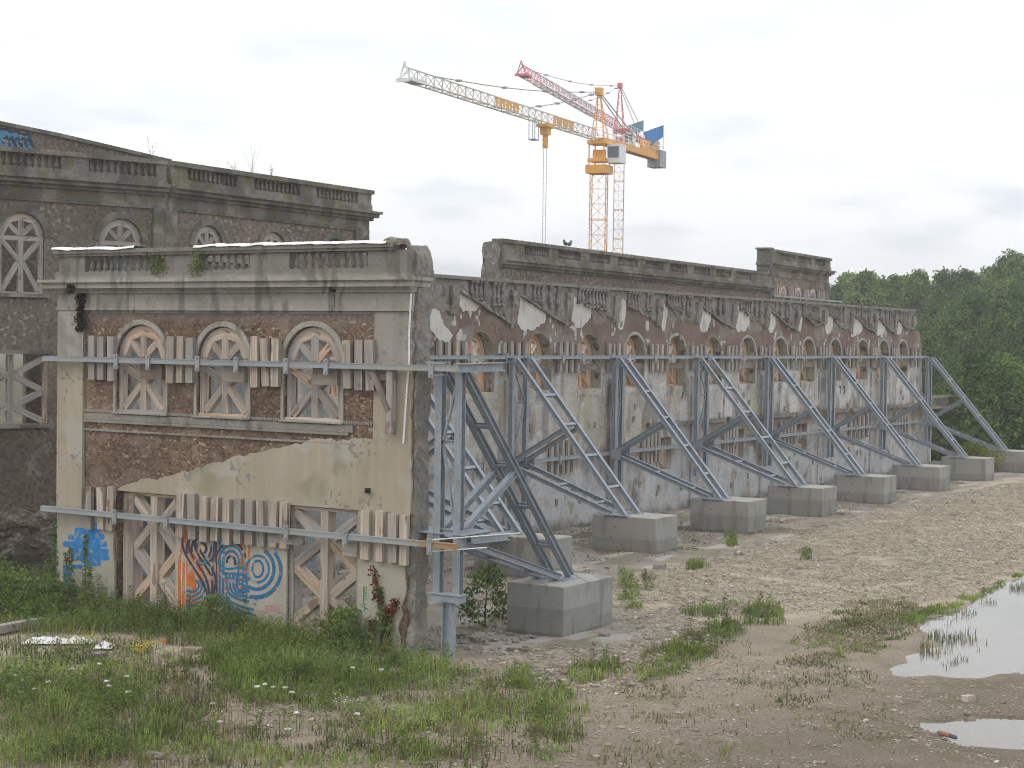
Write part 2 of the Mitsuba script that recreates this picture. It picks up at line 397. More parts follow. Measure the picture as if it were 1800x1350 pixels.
def b_ground(p, n, uv):
    d1, d2, w = voronoi(p.x * 21, p.y * 21)
    return 0.4 * w + 0.6 * fbm(p.x * 6, p.y * 6)


def leafy(dark, light, s=1.3, gloss=0.45):
    def f(p, n, uv):
        t = fbm(p.x * s, p.y * s, p.z * s)
        c = mix(dark, light, smoothstep(0.25, 0.75, t))
        return c * (0.7 + 0.6 * noise(p.x * 11, p.y * 11, p.z * 11))
    return f


def add_leaf(name, dark, light, s=1.3, trans=0.55):
    scene[name] = {'type': 'principledthin', 'base_color': mikit.proc(leafy(dark, light, s)), 'roughness': 0.6, 'spec_trans': 0.0, 'diff_trans': trans, 'eta': 1.3}
    return name


def flat(name, c, rough=0.6, var=0.25, s=3.0, metallic=0.0, spec=0.4):
    def f(p, n, uv): return mi.Color3f(*c) * (1 - var / 2 + var * fbm(p.x * s, p.y * s, p.z * s))
    return add_bsdf(name, f, rough, spec, metallic)


add_bsdf('rubble_stone', c_rubble, 0.95, 0.2, bump=b_rubble, bscale=0.03)
add_bsdf('gable_render', c_render, 0.92, 0.2, bump=lambda p, n, uv: fbm(U(p) * 6, p.z * 6, 2.0), bscale=0.012)
add_bsdf('cement_trim', c_trim, 0.92, 0.2, bump=lambda p, n, uv: fbm(U(p) * 11, p.z * 11, p.y * 11), bscale=0.014)
add_bsdf('dark_trim', c_trim_dark, 0.95, 0.2)
add_bsdf('dark_rubble', c_rubble_dark, 0.95, 0.2)
add_bsdf('broken_core', c_broken, 0.97, 0.15, bump=b_broken, bscale=0.06)
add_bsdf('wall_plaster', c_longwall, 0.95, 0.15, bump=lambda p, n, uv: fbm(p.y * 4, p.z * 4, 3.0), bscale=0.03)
add_bsdf('scar_concrete', c_scar, 0.97, 0.15, bump=b_broken, bscale=0.05)
add_bsdf('reveal_plaster', lambda p, n, uv: mix(mix((0.25, 0.235, 0.18), (0.40, 0.385, 0.32), fbm(p.y * 3, p.z * 2.4, p.x * 5)), mi.Color3f(0.11, 0.095, 0.075), smoothstep(0.5, 0.72, fbm(p.y * 4, p.z * 4, p.x * 4 + 9))), 0.95, 0.15)
add_bsdf('white_plaster', c_white, 0.9, 0.2)
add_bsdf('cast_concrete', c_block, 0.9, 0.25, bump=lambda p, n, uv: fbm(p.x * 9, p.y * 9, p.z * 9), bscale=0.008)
WOODS = [add_bsdf(f'timber_{k}', wood(t, g), 0.8, 0.25) for k, (t, g) in enumerate([((0.44, 0.37, 0.305), 0.4), ((0.40, 0.335, 0.275), 0.55), ((0.335, 0.305, 0.275), 0.7), ((0.44, 0.33, 0.24), 0.2)])]
FRESH_AND_SUNLIT = [add_bsdf('fresh_timber', wood((0.52, 0.36, 0.24), 0.1), 0.8, 0.25), add_bsdf('painted_sunlit_timber', wood((0.66, 0.58, 0.49), 0.1), 0.8, 0.25)]  # second tone: sunlight on the struts put into the wood colour
add_bsdf('grey_timber', wood((0.20, 0.165, 0.135), 0.6), 0.85, 0.2)
add_bsdf('steel_paint', c_steel, 0.5, 0.45)
add_bsdf('waler_steel', c_waler, 0.5, 0.5)
flat('zinc', (0.36, 0.38, 0.39), 0.4, 0.2, metallic=0.5)
flat('white_sheet', (0.80, 0.81, 0.82), 0.45, 0.08)
add_bsdf('earth', c_ground, 0.95, 0.15, bump=b_ground, bscale=0.008)
flat('dark_growth', (0.035, 0.026, 0.02), 0.95, 0.6, 9)
flat('crane_yellow', (0.72, 0.34, 0.035), 0.5, 0.15)
flat('crane_cream', (0.50, 0.45, 0.37), 0.5, 0.15)
flat('crane_red', (0.60, 0.10, 0.11), 0.5, 0.15)
flat('crane_pink', (0.62, 0.25, 0.26), 0.5, 0.15)
flat('crane_rust', (0.50, 0.22, 0.10), 0.5, 0.15)
flat('crane_grey', (0.30, 0.31, 0.33), 0.6, 0.15)
flat('cab_white', (0.72, 0.73, 0.74), 0.4, 0.1)
flat('cab_glass', (0.07, 0.10, 0.13), 0.08, 0.1, spec=0.6)
flat('flag_blue', (0.04, 0.20, 0.52), 0.8, 0.2)
flat('flag_teal', (0.07, 0.22, 0.34), 0.8, 0.4)
def worn(name, c, t0, s=7.0):
    def f(p, n, uv):
        a = mi.Color3f(*c) * (0.75 + 0.5 * fbm(p.x * s, p.z * s, 3.0))
        return mix(a, mi.Color3f(0.37, 0.345, 0.285), smoothstep(t0, t0 + 0.14, fbm(p.x * 9, p.z * 9, 21.0)) * 0.8)
    return add_bsdf(name, f, 0.85, 0.2)


worn('spray_blue', (0.04, 0.21, 0.50), 0.66)
worn('mural_blue', (0.035, 0.155, 0.30), 0.635)
worn('mural_orange', (0.52, 0.16, 0.045), 0.635)
worn('mural_dark', (0.045, 0.055, 0.085), 0.635)
worn('mural_pink', (0.50, 0.22, 0.28), 0.635)
flat('mural_green', (0.05, 0.24, 0.12), 0.8, 0.4, 6)
flat('mural_pale', (0.55, 0.52, 0.47), 0.8, 0.3, 6)
flat('brick_red', (0.30, 0.14, 0.085), 0.9, 0.6, 4)
flat('litter_white', (0.75, 0.75, 0.75), 0.6, 0.15)
flat('litter_orange', (0.50, 0.13, 0.05), 0.6, 0.2)
flat('pigeon_grey', (0.08, 0.085, 0.10), 0.8, 0.3)
add_bsdf('pebble', lambda p, n, uv: mix(mix((0.145, 0.123, 0.093), (0.385, 0.342, 0.268), noise(p.x * 7, p.y * 7, p.z * 3)), mi.Color3f(0.48, 0.46, 0.43), smoothstep(0.78, 0.9, noise(p.x * 9, p.y * 9, 40.0))), 0.9, 0.2)
add_bsdf('bark', lambda p, n, uv: mix((0.06, 0.05, 0.04), (0.15, 0.13, 0.105), fbm(p.x * 5, p.y * 5, p.z * 1.5)), 0.95, 0.15)
add_leaf('leaf_mid', (0.085, 0.15, 0.045), (0.19, 0.285, 0.085), 0.45)
add_leaf('leaf_dark', (0.056, 0.11, 0.038), (0.135, 0.215, 0.066), 0.45)
add_leaf('leaf_light', (0.13, 0.195, 0.065), (0.25, 0.33, 0.12), 0.45)
add_leaf('leaf_yellow', (0.17, 0.20, 0.03), (0.30, 0.32, 0.06), 0.8)
add_leaf('weed_leaf', (0.085, 0.13, 0.036), (0.19, 0.26, 0.08), 1.6)
add_leaf('grass_fresh', (0.15, 0.21, 0.05), (0.30, 0.38, 0.115), 0.9)
add_leaf('grass_dull', (0.13, 0.145, 0.065), (0.27, 0.26, 0.135), 0.9)
add_leaf('dry_stem', (0.12, 0.085, 0.05), (0.24, 0.185, 0.11), 0.9, 0.3)
add_leaf('red_ivy', (0.13, 0.035, 0.02), (0.20, 0.08, 0.04), 4.0, 0.4)
add_leaf('petal_yellow', (0.55, 0.42, 0.02), (0.75, 0.60, 0.05), 2.0, 0.4)
add_leaf('petal_white', (0.62, 0.62, 0.56), (0.80, 0.80, 0.76), 2.0, 0.4)
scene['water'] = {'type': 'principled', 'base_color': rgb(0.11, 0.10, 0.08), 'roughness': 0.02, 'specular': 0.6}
scene['canal_water_surface'] = {'type': 'principled', 'base_color': rgb(0.018, 0.019, 0.013), 'roughness': 0.06, 'specular': 0.35}


# ---------------------------------------------------------------- builders for the walls
def arch_poly(uc, z0, zs, R, W=None):
    a = np.linspace(0, math.pi, 25)
    W = R if W is None else W
    return Polygon([(uc - W, z0), (uc + W, z0)] + [(uc + R * math.cos(t), zs + R * math.sin(t)) for t in a])


def timber(parent, name, p, q, w, h, up, M, k):
    return MB().bar(p, q, w, h, up).part(parent, name, WOODS[k % 4] if k >= 0 else 'grey_timber', M, uv=True)


def arch_boards(key, M, uc, zs, R, y0, d, k, t=0.175):
    c45 = math.cos(math.pi / 4)
    inner = Polygon([(uc - R + t, zs - .5), (uc - R + t, zs), (uc - R * c45 + t * .95, zs + R * c45 - t * .62), (uc, zs + R - t * 1.25),
                     (uc + R * c45 - t * .95, zs + R * c45 - t * .62), (uc + R - t, zs), (uc + R - t, zs - .5)])
    disc = Point(uc, zs).buffer(R, 24).intersection(sbox(uc - 9, zs - 0.06, uc + 9, zs + 9)).difference(inner)
    for i, (a, b) in enumerate(((-10, 45), (45, 90), (90, 135), (135, 190))):
        w = Polygon([(uc, zs)] + [(uc + 4 * math.cos(math.radians(x)), zs + 4 * math.sin(math.radians(x))) for x in np.linspace(a + .35, b - .35, 5)])
        m = MB().prism(disc.intersection(w), y0, y0 + d)
        v = np.vstack(m.v); m.uv = [np.stack([v[:, 1] * 1.0 + np.hypot(v[:, 0] - uc, v[:, 2] - zs), np.arctan2(v[:, 2] - zs, v[:, 0] - uc) * R], 1)]
        m.part(key, 'arch_board', WOODS[(k + (i in (1, 2)) * 3) % 4], M, uv=True)


def arch_brace(key, M, uc, z0, zs, R, y0, k=0, d=0.15, w=0.15, lean=True, bolts=True):
    """The timber frame that props an arched window: arch boards, posts, rails and the crossed struts."""
    Y = y0 + d / 2; up = (0, 1, 0); c = math.cos(math.pi / 4)
    arch_boards(key, M, uc, zs, R, y0, d, k)
    timber(key, 'centre_post', (uc, Y, zs + .02), (uc, Y, zs + R - .19), w * 1.25, d, up, M, k)
    for s in (-1, 1):
        timber(key, 'strut', (uc + s * .05, Y, zs + .05), (uc + s * (R * c - .10), Y, zs + R * c - .13), w, d * .9, up, M, k + (s > 0))
    timber(key, 'rail', (uc - R, Y, zs - .07), (uc + R, Y, zs - .07), d, .14, (0, 0, 1), M, k + 1)
    for s in (-1, 1):
        timber(key, 'side_post', (uc + s * (R - .06), Y, z0 + .05), (uc + s * (R - .06), Y, zs - .14), .11, d, up, M, k)
    timber(key, 'bottom_rail', (uc - R - .02, Y - .02, z0 + .03), (uc + R + .02, Y - .02, z0 + .03), d + .06, .055, (0, 0, 1), M, k + 2)
    timber(key, 'centre_post', (uc + .01, Y, z0 + .06), (uc, Y, zs - .14), w * 1.1, d, up, M, k)
    zm, zt, zb = z0 + (zs - z0) * .56, zs - .16, z0 + .09
    for s in (-1, 1):
        timber(key, 'strut', (uc + s * .07, Y + .004, zm + .04), (uc + s * (R - .14), Y + .004, zt), w, d * .94, up, M, k + 1)
        timber(key, 'strut', (uc + s * .07, Y + .004, zm - .04), (uc + s * (R - .14), Y + .004, zb), w, d * .94, up, M, k)
    if bolts:
        b = MB()
        for a in (8, 45, 52, 86, 94, 128, 135, 172):
            x, z = uc + (R - .07) * math.cos(math.radians(a)), zs + (R - .07) * math.sin(math.radians(a))
            b.box(x - .012, x + .012, y0 - .008, y0, z - .012, z + .012)
        b.part(key, 'bolt', 'crane_grey', M)


def door_brace(key, M, u0, u1, z0, zt, y0, k=0, tiers=5, d=0.19, side=True):
    """The tall timber lattice in a doorway: centre post and zigzag struts on each side."""
    Y = y0 + d / 2; uc = (u0 + u1) / 2 + .02; up = (0, 1, 0)
    timber(key, 'centre_post', (uc, Y - .03, z0), (uc, Y - .03, zt - .05), .19, d * 1.3, up, M, k)
    zs = [zt - .12 - i * (zt - z0 - .15) / tiers for i in range(tiers + 1)]
    for s, ue in ((-1, u0 + .09), (1, u1 - .09)):
        for i in range(tiers):
            a, b = (ue, uc + s * .10) if i % 2 == 0 else (uc + s * .10, ue)
            timber(key, 'strut', (a, Y, zs[i]), (b, Y, zs[i + 1] + .02), .18, d, up, M, k + i + (s > 0))
    for ue in ((u0 + .05, u1 - .05) if side else (u1 - .05,)):
        timber(key, 'side_post', (ue, Y + .03, z0), (ue, Y + .03, zt - .03), .10, d * 1.6, up, M, k + 1)
    timber(key, 'head_beam', (u0 + .01, Y, zt - .03), (u1 - .01, Y, zt - .03), d * 1.2, .06, (0, 0, 1), M, k + 3)


def baluster(m, u, y, z0, z1, r=0.07):
    h = z1 - z0
    m.box(u - r, u + r, y - r, y + r, z0, z0 + h * .10)
    m.lathe([(.01, h * .10), (r * .62, h * .10), (r * .95, h * .24), (r * .98, h * .34), (r * .62, h * .55), (r * .46, h * .74), (r * .72, h * .82), (r * .72, h * .90), (.01, h * .90)], (u, y, z0), 8)
    m.box(u - r, u + r, y - r, y + r, z1 - h * .10, z1)
    return m


def balustrade(parent, M, u0, u1, zb, zt, pedestals, bays, y0, y1, mat, rb=0.07, blind=None, group=None):
    """Pedestals and rows of balusters between zb and zt."""
    for a, b in pedestals:
        MB().box(a, b, y0, y1, zb, zt).part(parent, 'pedestal', mat, M)
    for a, b, n in bays:
        for i in range(n):
            baluster(MB(), a + (b - a) * (i + .5) / n, (y0 + y1) / 2 - (0 if blind is None else .04), zb, zt, rb).part(parent, 'baluster', mat, M)
        if blind is not None:
            MB().box(a, b, (y0 + y1) / 2 + .02, y1 - .01, zb, zt).part(parent, 'balustrade_back', blind, M)


def rough_box(x0, x1, y0, y1, z0, z1, step, amp, seed, fx=(1, 1, 1), rnd=0.0):
    """A box with a torn surface."""
    m = trimesh.creation.box((x1 - x0, y1 - y0, z1 - z0)).apply_translation(((x0 + x1) / 2, (y0 + y1) / 2, (z0 + z1) / 2))
    m = m.subdivide_to_size(step)
    m.merge_vertices()
    v = np.array(m.vertices)
    d = np.stack([meshkit.fbm(v * 3.1 + 7 * k, 4, seed + 5 * k) - .5 for k in range(3)], 1) * 2 * amp
    d += np.stack([meshkit.noise(v * 11 + 3 * k, seed + 50 + k) - .5 for k in range(3)], 1) * amp * .7
    return v + d * np.array(fx), np.array(m.faces)


# ---------------------------------------------------------------- the gable
G = thing('gable_facade', 'ruined brown stone gable with tan cement pilasters, balustrade, three arched windows and painted graffiti', 'facade')
rng = np.random.default_rng(5)
GW = [(-7.22, .715), (-4.885, .69), (-2.495, .715)]                    # window centres and radii
GZ0, GZS = 4.44, 5.62
GD = [(-7.91, -6.12), (-3.08, -1.28)]
opens = shapely.union_all([arch_poly(u, GZ0, GZS, r + .02) for u, r in GW] + [sbox(a, -1, b, 2.71) for a, b in GD])
right = ragged([(-.10, -.4), (-.12, 1.6), (-.02, 3.2), (-.03, 6.6)], .16, .025, rng)
core = Polygon([(-9.68, -.4)] + right + [(-9.68, 6.6)]).difference(opens)
MB().prism(core, 0.0, .42).part(G, 'wall', 'rubble_stone')
top = Polygon([(-9.68, 6.602), (-.03, 6.602), (-.03, 7.02), (-9.68, 7.02)])
MB().prism(top, 0.004, .42).part(G, 'wall_head', 'cement_trim')
# cement render: pilasters and the big lower field with its ragged slanting edge
MB().prism(Polygon([(-9.73, 2.12), (-8.93, 2.12), (-8.93, 6.66), (-9.73, 6.66)]), -.07, -.002).part(G, 'pilaster', 'gable_render')
low_l = Polygon([(-9.72, -.4), (-7.93, -.4)] + ragged([(-7.93, .95), (-7.98, 1.5), (-7.93, 2.12)], .12, .015, rng) + [(-9.72, 2.12)])
MB().prism(low_l, -.055, -.002).part(G, 'render_field', 'gable_render')
slope = ragged([(-1.0, 4.13), (-2.0, 4.12), (-2.31, 4.10), (-3.19, 3.90), (-3.94, 3.73), (-4.71, 3.55), (-5.66, 3.29), (-6.31, 3.13), (-7.56, 2.88), (-7.91, 2.72)], .14, .03, rng)
edge_r = ragged([(-.22, -.4), (-.25, .6), (-.10, 1.3), (-.20, 1.9), (-.12, 2.3), (-.02, 2.9), (-.02, 6.66)], .13, .022, rng)
low = Polygon([(-6.10, -.4)] + edge_r + [(-.94, 6.66), (-.94, 4.13)] + slope + [(-7.91, 2.72)]).buffer(0)
low = low.difference(shapely.union_all([sbox(a, -1, b, 2.72) for a, b in GD])).difference(sbox(-1.72, 4.42, -.94, 6.7))
MB().prism(low, -.05, -.002).part(G, 'render_field', 'gable_render')
for u, r in GW:                                                        # raised cement surrounds
    ring = Point(u, GZS).buffer(r + .125, 24).intersection(sbox(u - 3, GZS, u + 3, GZS + 3)).union(sbox(u - r - .085, GZ0 - .02, u + r + .085, GZS))
    ring = ring.difference(arch_poly(u, GZ0 - .1, GZS, r + .02))
    MB().prism(ring, -.045, -.002).part(G, 'window_surround', 'cement_trim')
    MB().box(u - r - .10, u + r + .10, -.09, .30, GZ0 - .035, GZ0 + .001).part(G, 'sill', 'cement_trim')
for a, b in ((-8.93, -8.02), (-6.42, -5.66), (-4.10, -3.30), (-1.69, -.95)):
    d = MB()
    for i in range(int((b - a) / .06)):                                # little dentils along the foot of each panel
        d.box(a + .06 * i, a + .06 * i + .032, -.03, -.001, 4.41, 4.47)
    d.part(G, 'dentil_row', 'cement_trim')
band_end = -1.45
MB().box(-8.93, band_end, -.045, -.001, 4.25, 4.385).box(-8.93, band_end - .1, -.06, -.001, 4.19, 4.245).box(-8.93, band_end, -.05, -.001, 4.0, 4.04).part(G, 'sill_band', 'cement_trim')
MB().box(-9.0, -8.93, -.04, -.001, 4.37, 6.60).box(-9.0, -8.9, -.045, -.001, 2.12, 4.0).part(G, 'panel_border', 'cement_trim')
CR = -1.93                                                             # a crack runs down through cornice and frieze
for a, b in ((-9.75, CR - .010), (CR + .010, -.02)):
    MB().box(a, b, -.10, -.001, 6.66, 6.705).part(G, 'string_course', 'cement_trim')
    MB().box(a, b, -.06, .002, 6.706, 7.03).box(a, b, -.085, .002, 7.0, 7.03).part(G, 'frieze', 'cement_trim')
for a, b in ((-9.95, CR - .025), (CR - .008, .06)):
    MB().box(a + .12, b - .05, -.15, .40, 7.031, 7.09).box(a + .08, b - .03, -.22, .40, 7.09, 7.13).box(a, b, -.33, .42, 7.131, 7.235).box(a - .05, b + .02, -.36, .42, 7.235, 7.255).box(a - .10, b + .05, -.40, .44, 7.256, 7.325).part(G, 'cornice', 'cement_trim')
MB().box(-9.72, 0.0, -.16, .40, 7.326, 7.50).part(G, 'plinth', 'cement_trim')
PED = [(-9.66, -8.86), (-6.46, -5.50), (-4.10, -3.06), (-1.08, -.02)]
BAY = [(-8.86, -6.46, 12), (-5.50, -4.10, 7), (-3.06, -1.08, 10)]
balustrade(G, I4, -9.7, 0, 7.50, 7.845, PED, BAY, -.10, .16, 'cement_trim', .056)
for a, b in ((-9.75, -6.95), (-6.9, -5.62), (-5.60, -.42)):
    MB().box(a, b, -.16, .24, 7.846, 7.90).box(a - .02, b + .02, -.20, .27, 7.901, 7.99).part(G, 'coping', 'cement_trim')
for i, (a, b) in enumerate(((-9.78, -7.25), (-5.55, -3.6), (-3.62, -.55))):   # bright flashing sheets on the coping
    x = np.linspace(a, b, 24); hz = 8.0 + .02 * np.sin(x * 5 + i) * (meshkit.noise(np.stack([x * 3, x * 0, x * 0], 1), i) > .5) + .012 * meshkit.noise(np.stack([x * 6, x * 0, x * 0], 1), 3)
    v = np.vstack([np.stack([x, x * 0 - .235, hz - .022], 1), np.stack([x, x * 0 - .215, hz + .022], 1), np.stack([x, x * 0 + .05, hz + .05], 1), np.stack([x, x * 0 + .29, hz], 1)])
    n = len(x); q = [[r * n + j, r * n + j + 1, (r + 1) * n + j + 1, (r + 1) * n + j] for r in range(3) for j in range(n - 1)]
    MB().raw(v, q).part(G, 'flashing_sheet', 'white_sheet')
vv, ff = rough_box(-.16, .05, .03, .47, -.3, 7.30, .075, .07, 3)
MB().raw(vv, ff).part(G, 'broken_edge', 'broken_core', smooth=40)
vv, ff = rough_box(-.20, .06, -.02, .50, 7.28, 7.93, .06, .06, 9)
cz = np.clip((vv[:, 2] - 7.55) / .4, 0, 1)
vv[:, 0] -= .16 * cz ** 2 * (vv[:, 0] > -.1)
MB().raw(vv, ff).part(G, 'broken_top', 'broken_core', smooth=40)
vv, ff = rough_box(-.62, -.30, -.18, .25, 7.95, 8.06, .05, .06, 19)
MB().raw(vv, ff).part(G, 'broken_coping', 'broken_core', smooth=40)
MB().box(-.32, .03, .0, .36, 2.48, 2.66).part(G, 'embedded_brick', 'broken_core')
MB().box(-1.07, -.98, -.12, -.04, 3.08, 3.18).box(-1.05, -1.0, -.16, -.12, 3.10, 3.14).part(G, 'iron_bracket', 'dark_growth')
# paint
SPY = -.054


def wall_xz(px, py): p = at_y(px, py, SPY); return (p[0], p[2])


def z5(x, y): return wall_xz(x * .2518, 840 + y * .2518)
def z3(x, y): return wall_xz(200 + x * .2, 860 + y * .2)


blob = [LineString([z5(a, y), z5(b, y)]).buffer(.055 if y != 620 else .03) for a, b, y in ((535, 690, 368), (655, 670, 338), (490, 715, 412), (455, 735, 462), (500, 745, 512), (510, 748, 556), (600, 690, 596), (470, 570, 620))]
blob += [Polygon([z5(525, 360), z5(700, 360), z5(700, 610), z5(600, 605), z5(520, 545)]), Polygon([z5(443, 605), z5(515, 620), z5(490, 700), z5(482, 800), z5(448, 805)])]
MB().prism(shapely.union_all(blob).buffer(.01).intersection(low_l), -.060, -.0552).part(G, 'blue_splash', 'spray_blue')
labels['gable_facade__blue_splash'] = {'label': 'blue sprayed cloud shape on the render left of the first doorway'}


def stroke(pts, w=16):
    p = np.array([z3(*q) for q in pts])
    k = np.arange(len(p)); t = np.linspace(0, len(p) - 1, 12 * (len(p) - 1) + 1)
    if len(p) > 3:
        from scipy.interpolate import CubicSpline
        p = CubicSpline(k, p)(t)
    return LineString(p).buffer(w * .0031 / 2 * 1.15, cap_style=2)


def oval(cx, cy, rx, ry, a0, a1): return [(cx + rx * math.cos(math.radians(a)), cy + ry * math.sin(math.radians(a))) for a in np.linspace(a0, a1, 9)]


field = low.intersection(sbox(-6.09, .15, -3.09, 2.69))
SH = {'mural_orange': [], 'mural_blue': [], 'mural_dark': [], 'mural_pale': []}
SH['mural_orange'] += [stroke([(575, 640), (578, 1050)], 22), stroke([(612, 640), (610, 1045)], 18), Polygon([z3(636, 630), z3(700, 720), z3(728, 830), z3(715, 925), z3(640, 900)]), stroke([(640, 920), (642, 1050)], 14), stroke([(600, 470), (590, 560), (575, 640)], 16)]
for dx in (0, 34, 68): SH['mural_orange'].append(stroke([(640 + dx, 360), (600 + dx * .6, 430), (640 + dx, 580), (720 + dx, 720), (770 + dx, 900)], 15))
for r in (38, 95): SH['mural_orange'].append(stroke(oval(770, 525, r, r * 1.05, 0, 330), 15))
for r in (70, 118): SH['mural_orange'].append(stroke(oval(1030, 620, r, r * 1.1, 180, 380), 15))
for y in (745, 800, 870, 960, 1010): SH['mural_orange'].append(stroke([(820, y), (900, y + 8), (985, y + 4), (1180, y - 12)] if y < 900 else [(650, y), (800, y + 25), (930, y + 5)], 13))
for x in (1105, 1140, 1175): SH['mural_orange'].append(stroke([(x, 400), (x + 12, 520), (x + 5, 700), (x - 10, 880)], 13))
for x in (890, 925): SH['mural_orange'].append(stroke([(x, 460), (x - 8, 620), (x - 20, 860)], 11))
for y in (372, 402, 432): SH['mural_orange'].append(stroke([(1015, y), (1060, y)], 17))
for r in (62, 120, 178): SH['mural_dark'].append(stroke(oval(770, 520, r * .72, r * .78, -200, 60), 16))
for dx in (0, 55, 110, 150): SH['mural_dark'].append(stroke([(610 + dx, 440 + dx * .2), (640 + dx, 590), (735 + dx, 740), (800 + dx * .6, 860), (855 + dx * .2, 1010)], 15))
for r, a in ((50, 20), (92, 20), (140, 0)): SH['mural_blue' if r > 60 else 'mural_dark'].append(stroke(oval(1030, 640, r * .75, r * 1.05, 170, 370 + a), 15))
for rx, ry in ((48, 72), (96, 118)): SH['mural_blue'].append(stroke(oval(1265, 700, rx, ry, 0, 361), 14))
SH['mural_blue'] += [stroke(oval(1255, 700, 152, 178, -62, 118), 22), stroke(oval(1250, 715, 218, 235, -42, 112), 24)]
for i in range(4): SH['mural_blue'].append(stroke([(985 + 32 * i, 740), (990 + 30 * i, 840), (1030 + 25 * i, 930 - 14 * i), (1190, 985 - 45 * i)], 15))
for i in range(3): SH['mural_blue'].append(stroke([(990 + 2 * i, 905 + 38 * i), (1060, 1005 + 35 * i), (1195, 1050 + 45 * i)] + [(1197, 1052 + 45 * i)], 13))
for i in range(4): SH['mural_blue'].append(stroke([(720 + 28 * i, 800), (745 + 24 * i, 860 + 20 * i), (700 + 10 * i, 900 + 36 * i), (640, 885 + 42 * i)], 13))
for x in (955, 985): SH['mural_blue'].append(stroke([(x - 30, 420), (x - 20, 640), (x - 25, 800), (x - 20, 1020)], 15))
for x in (1090, 1130, 1165): SH['mural_blue'].append(stroke([(x, 640), (x + 4, 740), (x, 820), (x - 4, 910)], 12))
SH['mural_blue'] += [stroke([(640, 1045), (700, 1060), (790, 1075), (792, 1076)], 15), stroke([(1050, 780), (1110, 750), (1160, 775), (1190, 800)], 14), stroke([(1060, 860), (1110, 830), (1160, 860), (1190, 905)], 14)]
for r_ in (140, 182): SH['mural_blue'].append(stroke(oval(770, 530, r_ * .62, r_ * .72, -30, 110), 12))
SH['mural_dark'] += [stroke(oval(1030, 650, 135, 185, 185, 345), 13), stroke([(880, 500), (872, 640), (868, 800), (880, 1000)], 12), stroke([(905, 470), (900, 640), (905, 820), (900, 1010)], 10)]
for i in range(3): SH['mural_blue'].append(stroke([(930 + 4 * i, 640 + 60 * i), (1000, 700 + 40 * i), (1090, 690 + 50 * i), (1170, 720 + 46 * i)], 12))
for i in range(3): SH['mural_orange'].append(stroke([(660, 920 + 42 * i), (760, 905 + 46 * i), (850, 940 + 30 * i)] + [(852, 941 + 30 * i)], 12))
for y in (360, 395, 430, 460): SH['mural_dark'].append(stroke([(825, y - 30), (855, y)], 13))
SH['mural_pale'] += [stroke([(600, 640), (598, 860)], 7), stroke([(628, 690), (632, 850)], 6), stroke(oval(775, 525, 28, 30, 0, 330), 12), stroke([(575, 560), (600, 600)], 16)]
done = Polygon()
for i, k in enumerate(('mural_dark', 'mural_blue', 'mural_orange', 'mural_pale')):
    s = shapely.union_all(SH[k]).intersection(field)
    m = MB().prism(s.simplify(.003), -.0515 - .0022 * (4 - i), -.0502)
    kk = m.part(G, 'graffiti', k)
    labels[kk] = {'label': {'mural_dark': 'dark swirling lines', 'mural_blue': 'blue concentric rings and swirls', 'mural_orange': 'orange bands', 'mural_pale': 'pale highlights'}[k] + ' of the mural between the two doorways'}
tag = []
for i, s in enumerate('SEEKS'):
    x = 1330 + i * 28
    tag.append(LineString([z3(x + 20, 1025), z3(x, 1035), z3(x + 18, 1055), z3(x, 1078)]).buffer(.008))
    tag.append(LineString([z3(x, 1022), z3(x + 3, 1080)]).buffer(.007))
tag.append(LineString([z3(1325, 1080), z3(1300, 1115)]).buffer(.007))
MB().prism(shapely.union_all(tag), -.056, -.0502).part(G, 'graffiti', 'mural_pink')
t = meshkit.text_mesh('EEL', .13, .004, True)
v = t.vertices.copy()
for i, ch in enumerate('EEL'):
    t = meshkit.text_mesh(ch, .13, .004, True); v = t.vertices
    o = wall_xz(637, 1043 + i * 9.5)
    MB().raw(np.stack([o[0] + v[:, 0], -.0502 - v[:, 2], o[1] + v[:, 1]], 1), t.faces[:, ::-1]).part(G, 'graffiti_letter', 'mural_green')
MB().prism(shapely.union_all([LineString([wall_xz(637, 1066), wall_xz(641, 1066), wall_xz(640, 1074)]).buffer(.012), LineString([wall_xz(634, 1063), wall_xz(646, 1071)]).buffer(.012)]), -.056, -.0502).part(G, 'graffiti_letter', 'mural_green')
MB().tube([(-.03, -.10, 7.0), (-.06, -.11, 6.2), (-.05, -.11, 5.75), (-.12, -.10, 4.9), (-.17, -.10, 4.1)], .018, 6).part(G, 'conduit', 'cab_white')
labels['gable_facade__conduit'] = {'label': 'thin white conduit hanging down the right corner'}

# timber in the gable's openings
for i, (u, r) in enumerate(GW):
    k = thing('arched_window_brace', f'{("left", "middle", "right")[i]} of the three pale timber braces in the arched windows of the graffitied gable', 'window brace', 'timber braces in the gable windows')
    arch_brace(k, I4, u, GZ0, GZS, r, .05, i)
    timber(k, 'packing_block', (u + .12, -.08, 5.36), (u + r + .02, -.08, 5.36), .16, .36, (0, 0, 1), I4, -1)
for i, (a, b) in enumerate(GD):
    k = thing('doorway_brace', ('timber lattice brace in the left doorway of the gable, right of the blue splash', 'timber lattice brace in the right doorway of the gable, beside the broken corner')[i], 'doorway brace', 'timber lattices in the gable doorways')
    door_brace(k, I4, a + (.35 if i == 0 else 0), b, -.25, 2.70, .06, i)
    if i == 0: timber(k, 'side_post', (a + .25, .2, -.2), (a + .25, .2, 2.68), .22, .3, (0, 1, 0), I4, 1)
k = thing('corner_prop', 'short grey timber knee brace on the render right of the right arched window', 'timber brace')
timber(k, 'post', (-.44, -.15, 4.30), (-.44, -.15, 5.53), .13, .16, (0, 1, 0), I4, 2)
timber(k, 'diagonal', (-.88, -.15, 5.50), (-.44, -.17, 4.72), .12, .14, (0, 1, 0), I4, -1)
